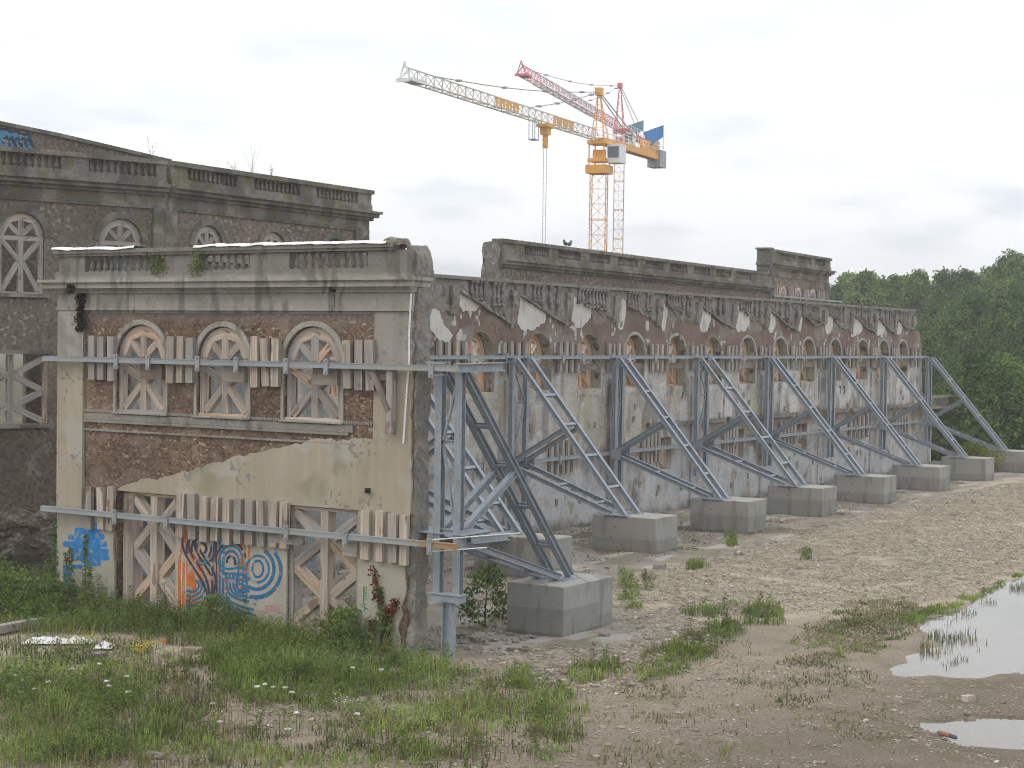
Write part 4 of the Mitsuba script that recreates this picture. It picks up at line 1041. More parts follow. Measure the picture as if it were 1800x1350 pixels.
for u0, u1, z0, z1 in ((1.0, 4.2, 8.05, 8.35), (17.5, 29.5, 8.0, 8.45), (5.5, 9.0, 8.3, 8.6)):
    MB().prism(Polygon(ragged([(u0, z0), (u1, z0), (u1, z1), (u0, z1), (u0, z0)], .4, .06, np.random.default_rng(int(u0)))).buffer(0), -.03, -.001).part(MD, 'frieze_remnant', 'dark_trim', MM)
vv, ff = rough_box(-2.35, -1.85, -.05, .6, 4.0, 10.3, .22, .16, 33)
MB().raw(vv, ff).part(MD, 'broken_edge', 'broken_core', MM, smooth=40)
PV = thing('corner_pavilion', 'taller brick corner block with cornice and battened windows, right of the rear range', 'building')
p0_, p1_ = at_z(1362, 441, 11.9), at_z(1445, 453, 11.9)
MP, LP = wall_frame(ma + np.array([0, 0, 0]) + MM[:3, 0] * (ML + .2), ma + MM[:3, 0] * (ML + 12.0))
PL = 11.6
PT = 11.95
pw = [(2.6, .6), (5.5, .6), (8.4, .6)]
MB().prism(sbox(.0, -1.5, PL, PT - 1.6).difference(shapely.union_all([arch_poly(u, 7.9, 9.22, r) for u, r in pw])), 0, .6).part(PV, 'wall', 'dark_rubble', MP)
crown(PV, MP, .0, PL, 0, PT, 'dark_trim', [(1.6, 4.4), (5.0, 7.6), (8.2, 10.4)], 0, True)
MB().box(-.55, -.001, -.25, .6, PT - 1.3, PT - .05).box(-.7, -.55, -.4, .6, PT - 1.0, PT - .84).box(-.7, -.001, -.3, .65, PT - .04, PT + .05).part(PV, 'cornice_return', 'dark_trim', MP)
MB().box(-.45, -.001, .02, .6, -1.5, PT - 1.31).part(PV, 'side_wall', 'broken_core', MP)
for x in (0, PL - .75): MB().box(x, x + .75, -.12, -.001, -1.5, PT - 1.65).part(PV, 'pilaster', 'dark_trim', MP)
for i, (u, r) in enumerate(pw):
    k = thing('arched_window_brace', f'{("left", "middle", "right")[i]} small arched timber brace on the taller corner block far behind', 'window brace', 'timber braces on the corner block')
    arch_boards(k, MP, u, 9.22, r, -.02, .16, i)
    for s in (-1, 0, 1):
        timber(k, 'strut', (u, .05, 9.22), (u + s * r * .6, .05, 9.22 + r * (.62 if s else .8)), .1, .12, (0, 1, 0), MP, i)
    timber(k, 'rail', (u - r, .05, 9.14), (u + r, .05, 9.14), .14, .12, (0, 0, 1), MP, i)
    timber(k, 'centre_post', (u, .05, 7.9), (u, .05, 9.06), .12, .14, (0, 1, 0), MP, i)
for j, xs in enumerate(([.75, 1.15, 1.55], [3.5, 3.85, 4.2, 4.55], [6.4, 6.75, 7.1, 7.45], [9.3, 9.7, 10.1, 10.5])):
    battens(xs, 8.45, 9.75, -.16, f'in the {ORD[j]} cluster on the far corner block', 'timber battens on the corner block', 120 + j, MP, .17, .11, 'pale whitish batten')
waler('steel_waler', 'short steel waler across the battens of the corner block far behind', MP, .2, PL + 2.2, -.30, 9.12, [1.9, 3.2, 5.0, 6.2, 7.8, 9.0, 10.9], 'waler_steel', rod=.3)
for i, (px, py) in enumerate(((994, 432), (1001, 431))):
    r_ = ray(px, py); n_ = MM[:3, 1]
    t_ = ((MM[:3, 3] + n_ * .05 - CAM)[:2] @ n_[:2]) / (r_[:2] @ n_[:2]); q = CAM + r_ * t_
    k = thing('pigeon', ('left', 'right')[i] + ' of two dark pigeons perched on the balustrade of the rear range', 'pigeon', 'pigeons')
    s = 1 if i else -1
    m = trimesh.creation.icosphere(2); v = m.vertices * np.array([.09, .17, .09]); v[:, 2] += .35 * np.clip(v[:, 1] * s, 0, 1) - .1 * np.clip(-v[:, 1] * s, 0, 1)
    MB().raw(v + [q[0], q[1], MT + .16], m.faces).part(k, 'body', 'pigeon_grey', smooth=True)
    MB().raw(m.vertices * .05 + [q[0], q[1] + s * .15, MT + .30], m.faces).lathe([(.022, 0), (.004, .06)], (q[0], q[1] + s * .2, MT + .28), 5).part(k, 'head', 'pigeon_grey', smooth=True)
    MB().raw(m.vertices * np.array([.035, .12, .012]) + [q[0], q[1] - s * .22, MT + .10], m.faces).part(k, 'tail', 'pigeon_grey', smooth=True)
    MB().bar((q[0] - .03, q[1], MT + .002), (q[0] - .03, q[1], MT + .10), .012, .012).bar((q[0] + .03, q[1], MT + .002), (q[0] + .03, q[1], MT + .10), .012, .012).part(k, 'leg', 'litter_orange')

# footbridge over the canal beyond the long wall
b0_, b1_ = at_depth(1630, 697, 88), at_depth(1712, 698, 93)
k = thing('footbridge', 'dark concrete footbridge with pale edges in front of the trees beyond the long wall', 'bridge')
be = b1_ - b0_; be[2] = 0
FBm = frame((b0_[0], b0_[1], 0), be / np.linalg.norm(be), (-be[1] / np.linalg.norm(be), be[0] / np.linalg.norm(be), 0))
bl = np.linalg.norm(be); bz = b0_[2]
MB().box(-12, bl, -.05, .3, bz - .12, bz).part(k, 'handrail', 'cement_trim', FBm)
MB().box(-12, bl, 0, .15, bz - .55, bz - .12).part(k, 'parapet', 'dark_trim', FBm)
MB().box(-12, bl, -.1, 2.2, bz - .67, bz - .551).part(k, 'deck', 'cement_trim', FBm)
MB().box(-12, bl, .2, 2.0, bz - 1.1, bz - .671).part(k, 'girder', 'dark_trim', FBm)
for x in (bl - .9, -6): MB().box(x, x + .9, .1, 2.1, -2, bz - 1.101).part(k, 'pier', 'dark_trim', FBm)

# ---------------------------------------------------------------- ground and water
P1 = [(1568, 1186), (1605, 1166), (1648, 1132), (1622, 1102), (1632, 1086), (1680, 1075), (1730, 1048), (1790, 1014), (1870, 985), (2000, 965), (2080, 1100), (2000, 1190), (1800, 1184), (1720, 1190), (1640, 1181)]
P2 = [(1612, 1268), (1700, 1266), (1800, 1264), (1950, 1268), (1980, 1300), (1900, 1322), (1760, 1318), (1690, 1309), (1660, 1290)]
PUD = [Polygon([tuple(at_z(*q)[:2]) for q in P]).buffer(.25).buffer(-.25) for P in (P1, P2)]


def canal_depth(x, y):
    t = np.clip((-9.75 - x) / .9, 0, 1) * np.clip((x + 22.5) / 2.2, 0, 1)
    t = t * np.clip((y + 3.4 - .55 * (x + 9.7)) / 2.2, 0, 1)
    return -2.4 * t * t * (3 - 2 * t)


def ground_z(x, y):
    p = np.stack([x, y, x * 0], -1)
    z = .10 * (meshkit.fbm(p * .35, 3, 1) - .5) + .045 * (meshkit.fbm(p * 1.9, 3, 2) - .5)
    z = z * np.clip((x + 9.3) / .3, .0, 1)
    pts = shapely.points(x.ravel(), y.ravel())
    for P in PUD:
        d = (shapely.distance(P.exterior, pts) * np.where(shapely.contains(P, pts), -1, 1)).reshape(x.shape)
        k = np.clip(d / .5 + .5 + 2.2 * (meshkit.fbm(p * 1.1, 4, 5) - .5), 0, 1)
        z = z * (.35 + .65 * np.clip((d - .3) / 2, 0, 1)) + (-.085) * (1 - k) * np.clip(1 - d / 2, 0, 1) + .012 * k * np.clip(1 - d / 2, 0, 1)
    return z + canal_depth(x, y)


def spread(lo, hi, fa, fb, step, grow=1.16):
    c = list(np.arange(fa, fb, step)); s = step; a, b = fa, c[-1]
    L, R_ = [], []
    while a > lo: s *= grow; a -= s; L.append(a)
    s = step
    while b < hi: s *= grow; b += s; R_.append(b)
    return np.array(L[::-1] + c + R_)


gx, gy = spread(-700, 700, -24, 16, .2), spread(-120, 1400, -12, 62, .2)
XX, YY = np.meshgrid(gx, gy, indexing='ij')
ZZ = ground_z(XX, YY)
i, j = np.meshgrid(np.arange(len(gx) - 1), np.arange(len(gy) - 1), indexing='ij'); n_ = len(gy)
quads = np.stack([i * n_ + j, (i + 1) * n_ + j, (i + 1) * n_ + j + 1, i * n_ + j + 1], -1).reshape(-1, 4)
gk = setting('ground')
MB().raw(np.stack([XX, YY, ZZ], -1).reshape(-1, 3), quads).put(gk, 'earth', smooth=True)
ck = setting('canal_water')
MB().raw([(-25, -40, -.75), (-9.4, -40, -.75), (-9.4, 400, -.75), (-25, 400, -.75)], [[0, 1, 2, 3]]).put(ck, 'canal_water_surface')
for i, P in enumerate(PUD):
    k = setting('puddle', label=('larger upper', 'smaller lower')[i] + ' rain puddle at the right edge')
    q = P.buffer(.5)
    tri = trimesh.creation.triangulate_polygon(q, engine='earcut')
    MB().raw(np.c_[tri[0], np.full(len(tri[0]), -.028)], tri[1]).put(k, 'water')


# ---------------------------------------------------------------- tower cranes
def truss(m, A, B, up, w, h, bay, r, tri=True, thin=.55):
    """A lattice boom from A to B: two bottom chords w apart and a top chord h above (tri), or four chords."""
    A, B = np.asarray(A, float), np.asarray(B, float)
    d = B - A; L = np.linalg.norm(d); d /= L
    s = np.cross(d, up); s /= np.linalg.norm(s); u = np.cross(s, d)
    n = max(2, int(round(L / bay))); t = np.linspace(0, L, n + 1)
    lo = [[A + d * x + s * k * w / 2 for x in t] for k in (-1, 1)]
    hi = [[A + d * x + u * h for x in t]] if tri else [[A + d * x + s * k * w / 2 + u * h for x in t] for k in (-1, 1)]
    rr = r * thin
    for c in lo + hi: m.bar(c[0], c[-1], r * 2, r * 2, u + s * .3)
    for i in range(n + 1):
        m.bar(lo[0][i], lo[1][i], rr * 2, rr * 2, u)
        if not tri: m.bar(hi[0][i], hi[1][i], rr * 2, rr * 2, u)
        for k in (0, 1):
            top = hi[0] if tri else hi[k]
            if tri and i < n:
                mid = (top[i] + top[i + 1]) / 2
                m.bar(lo[k][i], mid, rr * 2, rr * 2, d); m.bar(mid, lo[k][i + 1], rr * 2, rr * 2, d)
            if not tri:
                m.bar(lo[k][i], top[i], rr * 2, rr * 2, d)
                if i < n: m.bar(*((lo[k][i], top[i + 1]) if i % 2 else (top[i], lo[k][i + 1])), rr * 2, rr * 2, d)
        if i < n: m.bar(lo[i % 2][i], lo[1 - i % 2][i + 1], rr * 2, rr * 2, u)
        if i < n and not tri: m.bar(hi[i % 2][i], hi[1 - i % 2][i + 1], rr * 2, rr * 2, u)
    return m


def mast(m, c, z0, z1, w, bay, r, ang):
    ex = np.array([math.cos(ang), math.sin(ang), 0]); ey = np.array([-math.sin(ang), math.cos(ang), 0])
    P = lambda i, z: np.array([c[0], c[1], z]) + ex * w / 2 * (-1, 1, 1, -1)[i] + ey * w / 2 * (-1, -1, 1, 1)[i]
    n = int(round((z1 - z0) / bay)); zs = np.linspace(z0, z1, n + 1)
    for i in range(4):
        m.bar(P(i, z0), P(i, z1), r * 2.2, r * 2.2, ex)
        for j in range(n + 1):
            k = (i + 1) % 4
            m.bar(P(i, zs[j]), P(k, zs[j]), r * (1.5 if j % 3 == 0 else .9), r * (1.8 if j % 3 == 0 else .9))
            if j < n: m.bar(*((P(i, zs[j]), P(k, zs[j + 1])) if (j + i) % 2 else (P(k, zs[j]), P(i, zs[j + 1]))), r * 1.1, r * 1.1, ex)
    for j in range(int((z1 - z0) / 3)):                                # ladder
        m.bar(np.array([c[0], c[1], z0 + 3 * j]) + ex * .25, np.array([c[0], c[1], z0 + 3 * j + 3]) - ex * .1, r * .7, r * .7, ex)
    return m


def oriented(m, c, ex, L, W, z0, z1, off=0, side=0):
    ex = np.array([ex[0], ex[1], 0]); ex /= np.linalg.norm(ex); ey = np.array([-ex[1], ex[0], 0])
    f = frame((c[0], c[1], 0), ex, ey)
    b = MB().box(off - L / 2, off + L / 2, side - W / 2, side + W / 2, z0, z1)
    return m.raw(*b.mesh(f)[:2])


def crane(label, D, mx, piv, tip, tail, apex, cols, tw, jw, jh, jr, near_t, far_t):
    k = thing('tower_crane', label, 'crane')
    c_m, c_j, c_t = cols
    base = at_depth(mx, piv, D); zp = base[2]
    T, E_ = at_z(*tip, zp), at_z(*tail, zp)
    A = at_depth(*apex, D)
    ax = (T - base) / np.linalg.norm(T - base)
    A = np.array([base[0] + ax[0] * .4, base[1] + ax[1] * .4, A[2]])
    j = np.array([ax[0], ax[1], 0]); sd = np.array([-j[1], j[0], 0])
    mast(MB(), base, -1, zp - 4.0, tw, tw * .98, jr * .95, math.atan2(j[1], j[0]) + .25).part(k, 'mast', c_m)
    m = MB()
    for h0, h1, w0 in ((zp - 4.0, zp - 3.0, tw * 1.35), (zp - 2.6, zp - 2.2, tw * 1.15), (zp - .5, zp - .02, tw * 1.2)): oriented(m, base, j, w0, w0, h0, h1)
    for a in (-1, 1):
        for b in (-1, 1):
            q = base + j * a * tw * .5 + sd * b * tw * .5
            m.bar((q[0], q[1], zp - 3), (q[0], q[1], zp - .2), jr * 2.6, jr * 2.6, j)
    oriented(m, base, j, .1, tw * .9, zp - 2.2, zp - 1.1)
    m.part(k, 'slewing_head', c_m)
    nsec = 3
    truss(MB(), base + j * tw * .5, T, (0, 0, 1), jw, jh, 1.75, jr).part(k, 'jib', c_j)
    tp = MB(); tq = T - j * 3.2
    for s_ in (-1, 1):
        tp.bar(T + sd * s_ * jw * .5 + [0, 0, .1], tq + sd * s_ * jw * .5 + [0, 0, .1], .2, .35)
        tp.bar(T + sd * s_ * jw * .5, T + [0, 0, jh + .5], .12, .12).bar(T + sd * s_ * jw * .5, T - j + [0, 0, jh], .12, .12)
    for x in np.linspace(0, 1, 6): tp.bar(T + (tq - T) * x + sd * jw * .5, T + (tq - T) * x - sd * jw * .5, .1, .1)
    oriented(tp, (T + tq) / 2, j, 3.0, jw * .7, zp + .05, zp + .12); oriented(tp, T + j * .3, j, .15, jw * 1.3, zp - .25, zp + .1)
    tp.part(k, 'jib_end', c_t)
    m = MB()
    for s in (-1, 1): m.bar(base + sd * s * jw * .5, E_ + sd * s * jw * .5, .22, .75)
    for i in range(12): q = base + (E_ - base) * (i + .5) / 12; m.bar(q - sd * jw * .5, q + sd * jw * .5, .16, .12)
    oriented(m, (base + E_) / 2, j, np.linalg.norm(E_ - base), jw, zp + .30, zp + .36)
    m.part(k, 'counter_jib', c_m)
    m = MB()
    for s in (-1, 1):
        for i in range(12):
            q = base + (E_ - base) * (i + .5) / 12 + sd * s * jw * .6
            m.bar(q + [0, 0, .35], q + [0, 0, 1.4], .06, .06)
        m.bar(base + sd * s * jw * .6 + [0, 0, 1.4], E_ + sd * s * jw * .6 + [0, 0, 1.4], .06, .06).bar(base + sd * s * jw * .6 + [0, 0, .9], E_ + sd * s * jw * .6 + [0, 0, .9], .05, .05)
    m.part(k, 'railing', 'cab_white')
    oriented(MB(), E_, j, 2.3, jw * 1.7, zp - 1.3, zp + .9, 1.2).part(k, 'counterweight', 'crane_grey')
    oriented(oriented(MB(), E_, j, 2.2, jw * .9, zp + .36, zp + 1.7, 5.2), E_, j, 1.6, jw * .8, zp + .36, zp + 2.1, 3.2).part(k, 'winch_house', c_m)
    m = MB()
    for s in (-1, 1):
        m.bar(base + sd * s * tw * .45 + j * .7, A + sd * s * .12, jr * 2.2, jr * 2.2).bar(base + sd * s * tw * .45 - j * .7, A + sd * s * .12, jr * 1.6, jr * 1.6)
        for t in np.linspace(.1, .85, 6):
            m.bar(base + sd * s * tw * .45 * (1 - t) + j * .7 * (1 - t) + (A - base) * t * [0, 0, 1], base + sd * s * tw * .45 * (1 - t - .1) - j * .7 * (1 - t - .1) + (A - base) * (t + .1) * [0, 0, 1], jr, jr)
    for t in np.linspace(.1, .9, 6): m.bar(base + sd * tw * .45 * (1 - t) + j * .7 * (1 - t) + (A - base) * t * [0, 0, 1], base - sd * tw * .45 * (1 - t) + j * .7 * (1 - t) + (A - base) * t * [0, 0, 1], jr, jr)
    oriented(m, A, j, .9, .8, A[2] - .4, A[2] + .5)
    m.part(k, 'tower_head', c_m)
    for t in (near_t, far_t):
        q = base + (T - base) * t + [0, 0, jh]
        n = 9; pts = [A + (q - A) * x - [0, 0, np.linalg.norm(q - A) * .012 * math.sin(math.pi * x)] for x in np.linspace(0, 1, n)]
        m = MB().tube(pts, .055, 5)
        for p in pts[1:-1:2]: m.box(p[0] - .25, p[0] + .25, p[1] - .25, p[1] + .25, p[2] - .09, p[2] + .09)
        m.part(k, 'pendant_line', 'crane_grey')
    for s in (-1, 1):
        q = base + (E_ - base) * .72 + sd * s * jw * .5
        MB().bar(A + sd * s * .1, q, .10, .10).part(k, 'pendant_line', 'crane_grey')
    cb = oriented(MB(), base, j, 2.0, 1.7, zp - 2.7, zp - .45, -1.0, tw * .95)
    cb.part(k, 'cab', 'cab_white')
    g = oriented(MB(), base, j, .04, 1.35, zp - 2.1, zp - .75, .03, tw * .95)
    oriented(g, base, j, 1.5, .04, zp - 2.0, zp - .75, -1.0, tw * .95 - .87)
    g.part(k, 'cab_window', 'cab_glass')
    return k, base, T, E_, A, j, sd, zp, jw, jh


D1 = crane('yellow tower crane with pale lattice jib and trolley, nearer of the two cranes', 200, 1054, 247, (711, 140), (1160, 279), (1048, 163), ('crane_yellow', 'crane_cream', 'cab_white'), 1.9, 1.05, 1.2, .050, .42, .88)
k, base, T, E_, A, j, sd, zp, jw, jh = D1
tq = base + (T - base) * .33
m = oriented(MB(), tq, j, 2.2, jw * 1.3, zp - .45, zp - .12); m.bar(tq + [0, 0, -.4], tq + [0, 0, -2.0], .35, .5)
oriented(m, tq, j, 1.0, .9, zp - 1.25, zp - .45); oriented(m, tq, j, .7, .4, zp - 2.7, zp - 1.6)
m.part(k, 'trolley', 'crane_yellow')
bk = MB(); oriented(bk, tq, j, 1.1, .8, zp - 2.2, zp - 2.1, 3.2)
for a in (-.5, .5):
    for b in (-.35, .35): q = tq + j * (3.2 + a) + sd * b; bk.bar((q[0], q[1], zp - 2.2), (q[0], q[1], zp - .1), .07, .07)
bk.part(k, 'maintenance_basket', 'crane_grey')
for s in (-1, 1): MB().tube([tq + j * s * .45 + [0, 0, -2.4], tq + j * s * .25 + [0, 0, 6 - zp]], .035, 5).part(k, 'hoist_rope', 'crane_grey')
hb = MB(); oriented(hb, tq, j, .9, .4, 5.0, 6.1); hb.tube([tq + [0, 0, 5.0 - zp], tq + [0, 0, 4.4 - zp], tq + j * .25 + [0, 0, 4.2 - zp], tq + j * .35 + [0, 0, 4.5 - zp]], .08, 6)
hb.part(k, 'hook_block', 'crane_yellow')
for t in (.55, .24):                                                   # sign boards of pierced yellow letters on the boom's side
    sb = MB(); q = base + (T - base) * t
    for i in range(7):
        oriented(sb, q, j, .52, .06, zp + .15, zp + jh * .85, (i - 3) * .85, jw * .32)
    for zz in (.12, .9): oriented(sb, q, j, 6.0, .05, zp + zz, zp + zz + .08, 0, jw * .33)
    sb.part(k, 'sign_board', 'crane_yellow')
D2 = crane('red and white tower crane, farther of the two, behind the yellow one', 300, 1089.5, 229, (916, 131), (1150, 258), (1099, 152), ('crane_red', 'crane_pink', 'crane_red'), 1.75, 1.3, 1.5, .056, .40, .90)
k2 = D2[0]
scene[f'{k2}__mast']['bsdf'] = {'type': 'ref', 'id': 'crane_rust'}
nj = MB(); b2_, T2, j2 = D2[1], D2[2], D2[5]
truss(nj, b2_ + (T2 - b2_) * .30, b2_ + (T2 - b2_) * .86, (0, 0, 1), D2[8] * 1.03, D2[9] * 1.03, 3.5, .10)
nj.part(k2, 'jib_section', 'cab_white')


def flag(label, mat, p, d, L, h):
    k = thing('flag', label, 'flag', 'flags on the cranes')
    d = np.array([d[0], d[1], 0]) / np.hypot(d[0], d[1]); s = np.array([-d[1], d[0], 0])
    MB().tube([p, p + [0, 0, h * 2.1]], .06, 6).part(k, 'flagpole', 'cab_white')
    g = np.linspace(0, 1, 10); w = np.linspace(0, 1, 5)
    v = np.array([p + d * L * a * (.75 + .25 * b) + s * .35 * math.sin(5 * a + b) * a + [0, 0, h * (1.05 + b) - h * .95 * a * (1 - .35 * b)] for a in g for b in w])
    q = [[i * 5 + j, (i + 1) * 5 + j, (i + 1) * 5 + j + 1, i * 5 + j + 1] for i in range(9) for j in range(4)]
    MB().raw(v, q).part(k, 'cloth', mat, smooth=True)


flag('bright blue flag drooping at the tail of the yellow crane', 'flag_blue', at_depth(1166, 262, 214), (-1, -.62), 2.6, 1.5)
flag('dull teal flag on the tail of the red crane', 'flag_teal', at_depth(1131, 246, 312), (-1, -.62), 3.2, 1.8)


# ---------------------------------------------------------------- foliage
def diamonds(c, d, s, L, W):
    """Leaves: centre c, direction d, sideways s, length L, width W, each two triangles."""
    d = d / (np.linalg.norm(d, axis=1, keepdims=True) + 1e-9)
    s = s - d * (s * d).sum(1, keepdims=True); s /= np.linalg.norm(s, axis=1, keepdims=True) + 1e-9
    L, W = np.asarray(L).reshape(-1, 1), np.asarray(W).reshape(-1, 1)
    v = np.stack([c - d * L * .5, c + s * W * .5 - d * L * .05, c + d * L * .5, c - s * W * .5 - d * L * .05], 1).reshape(-1, 3)
    b = np.arange(len(c))[:, None] * 4
    return v, np.vstack([b + [0, 1, 2], b + [0, 2, 3]])


def unit(r, n): v = r.normal(size=(n, 3)); return v / np.linalg.norm(v, axis=1, keepdims=True)


def crown_mesh(r, H, R, z0, ncl, nl, size, lean=(0, 0), shape=1.0, point=.25):
    """Leaf clumps spread through an uneven crown from z0 to H. Returns the leaf mesh and the clump centres."""
    t = r.uniform(0, 1, ncl) ** .85
    prof = np.sin(np.pi * np.clip(t * .82 + .16, 0, 1)) ** shape * np.clip(1.25 - point * t, .12, 1)
    a = r.uniform(0, 2 * np.pi, ncl); q = np.sqrt(r.uniform(.12, 1, ncl))
    cen = np.stack([R * prof * q * np.cos(a) + lean[0] * t, R * prof * q * np.sin(a) + lean[1] * t, z0 + (H - z0) * t * .95], 1)
    cr = R * r.uniform(.20, .40, ncl) * np.clip(1.2 - .7 * point * t, .3, 1)
    k = r.choice(ncl, nl, p=cr ** 2 / (cr ** 2).sum())
    o = unit(r, nl); rad = r.uniform(.45, 1, nl) ** .6
    p = cen[k] + o * (rad * cr[k])[:, None] * [1, 1, .78]
    p += r.normal(0, .04 * R, (nl, 3))
    keep = (p[:, 2] > .05) & (meshkit.noise(p * (2.2 / R * 2) + r.uniform(0, 50), 7) > .30)
    p, o = p[keep], o[keep]
    n = len(p)
    d = o * .5 + unit(r, n) * .8 + [0, 0, -.35]
    v, f = diamonds(p, d, unit(r, n) + [0, 0, .01], size * r.uniform(.6, 1.35, n), size * .62 * r.uniform(.6, 1.3, n))
    return v, f, cen, cr


def tree(name, label, cat, pos, H, R, leaf, seed, nl=9000, size=.26, z0=.22, group=None, ncl=46, trunk=True, shape=1.0, point=.25):
    r = np.random.default_rng(seed)
    k = thing(name, label, cat, group)
    v, f, cen, cr = crown_mesh(r, H, R, H * z0, ncl, nl, size, r.normal(0, R * .15, 2), shape, point)
    pos = np.array([pos[0], pos[1], 0.0])
    MB().raw(v + pos, f).part(k, 'crown', leaf)
    m = MB(); th = H * .8
    tr = np.array([[0, 0, -.2], [.05 * R * r.normal(), .05 * R * r.normal(), th * .4], [.1 * R * r.normal(), .1 * R * r.normal(), th]])
    m.tube(tr + pos, [H * .018, H * .012, H * .003], 7)
    for c in cen[r.choice(len(cen), min(9, len(cen)), replace=False)]:
        zb = min(c[2] * .65, th * .8); b = np.array([np.interp(zb, tr[:, 2], tr[:, 0]), np.interp(zb, tr[:, 2], tr[:, 1]), zb])
        m.tube(np.array([b, (b + c) / 2 + [0, 0, -.08 * R], c]) + pos, [H * .007, H * .004, H * .0015], 5)
    m.part(k, 'trunk' if H > 3 else 'stem', 'bark')
    return k


r = np.random.default_rng(77)
TOPX = [1430, 1462, 1500, 1540, 1580, 1620, 1660, 1700, 1740, 1770, 1800, 1860]
TOPY = [492, 489, 482, 486, 490, 478, 486, 474, 468, 454, 449, 452]
TG = 'trees beyond the end of the long wall'
tl = []
for i, px in enumerate(np.arange(1434, 1850, 15)):                     # back row: the skyline
    D = r.uniform(165, 200); top = np.interp(px, TOPX, TOPY) + r.uniform(-9, 13)
    b = at_depth(px + r.uniform(-6, 6), 601, D); Hh = at_depth(px, top, D)[2]
    tl.append((b, Hh, Hh * r.uniform(.21, .29), ('leaf_mid', 'leaf_light', 'leaf_mid', 'leaf_dark')[r.integers(0, 4)], 9500, .38, .12, px))
for i, px in enumerate(np.arange(1606, 1850, 20)):                     # middle row
    D = r.uniform(128, 146); top = np.interp(px, [1600, 1660, 1720, 1790, 1850], [590, 548, 520, 500, 495]) + r.uniform(-25, 30)
    b = at_depth(px + r.uniform(-5, 5), 601, D); Hh = at_depth(px, top, D)[2]
    tl.append((b, Hh, Hh * r.uniform(.28, .38), ('leaf_mid', 'leaf_dark', 'leaf_dark')[r.integers(0, 3)], 9500, .32, .03, px))
for i, px in enumerate(np.arange(1655, 1850, 19)):                     # front row, dense down to the ground
    D = r.uniform(89, 96); top = np.interp(px, [1650, 1700, 1760, 1850], [705, 655, 628, 620]) + r.uniform(-28, 30)
    b = at_depth(px + r.uniform(-4, 4), 603, D); Hh = at_depth(px, top, D)[2]
    tl.append((b, Hh, max(Hh * .42, 1.7), ('leaf_dark', 'leaf_mid', 'leaf_dark', 'leaf_light')[r.integers(0, 4)], 9000, .22, .0, px))
tl.sort(key=lambda q: q[7]); rows = {}
for i, (b, Hh, Rr, leaf, nl, sz, z0, px) in enumerate(tl):
    tone = {'leaf_mid': 'mid green', 'leaf_dark': 'dark green', 'leaf_light': 'pale green'}[leaf]
    size_ = 'tall' if Hh > 9.2 else 'medium' if Hh > 6 else 'low'
    kind = 'tree' if Hh > 4.5 else 'shrub'
    row = 'back' if z0 > .1 else 'middle' if z0 > .01 else 'front'
    rows[row] = rows.get(row, 0) + 1
    tree(kind, f'{size_} {tone} {kind}, {ORD[rows[row] - 1]} from left in the {row} row of the wood at right', kind, b, Hh, Rr, leaf, 500 + i, nl, sz, z0, TG, shape=.8 if z0 < .05 else 1.0, point=r.uniform(.2, .8), ncl=70)
yb = at_z(1722, 806)
tree('shrub', 'bright yellow green shrub behind the seventh concrete footing block', 'shrub', at_depth(1718, 800, 82), 1.25, 1.35, 'leaf_yellow', 901, 3500, .13, .0)
tree('shrub', 'leafy green sapling growing on the floor left of the nearest concrete block', 'shrub', at_z(852, 1100), 1.35, .55, 'weed_leaf', 902, 1500, .085, .06, shape=.7)
tree('shrub', 'rounded green bush at the foot of the right doorway of the gable', 'shrub', (-1.35, -.42), .78, .62, 'weed_leaf', 903, 2600, .075, .0, shape=.6)
tree('shrub', 'green bush with yellow flowers at the foot of the mural', 'shrub', (-4.5, -.6), .82, .42, 'leaf_light', 904, 1900, .06, .0, shape=.7)
LBG = sorted([(-10.6, -.9, 1.15, 1.0), (-11.9, .2, 1.15, 1.1), (-13.0, -1.2, 1.5, 1.2), (-9.6, -1.7, .85, .9), (-11.2, -2.6, 1.0, 1.1), (-8.9, -.75, .80, .6), (-10.4, .4, .9, .7), (-8.4, -1.6, .55, .7), (-12.2, -2.6, 1.2, 1.0)], key=lambda q: float(np.dot((AX @ (np.array([q[0], q[1], 0]) - CAM))[:2], [1, 0]) / (AX @ (np.array([q[0], q[1], 0]) - CAM))[2]))
for i, (x, y, h, w) in enumerate(LBG):
    tree('bank_bush', f'weedy green bush on the canal bank left of the gable, {ORD[i]} from left', 'bush', (x, y), h * (.62 if x < -10 else .80), w, ('weed_leaf', 'leaf_light', 'weed_leaf')[i % 3], 920 + i, 3600, .085, .0, 'bushes on the canal bank', shape=.6)
for i, (u, z, lab) in enumerate(((-6.62, 7.62, 'left'), (-5.45, 7.62, 'right'))):
    kk = thing('parapet_weed', f'small green weed hanging on the gable balustrade, {lab} of two', 'weed', 'weeds on the balustrade')
    rr = np.random.default_rng(60 + i); n = 260
    c = np.array([u, -.20, z]) + rr.normal(0, 1, (n, 3)) * [.13, .05, .16 if i else .12]
    MB().raw(*diamonds(c, unit(rr, n) + [0, -.4, -.3], unit(rr, n), .07 * rr.uniform(.6, 1.3, n), .03)).part(kk, 'leaves', 'weed_leaf')
    labels[kk + '__leaves'] = {'kind': 'stuff'}
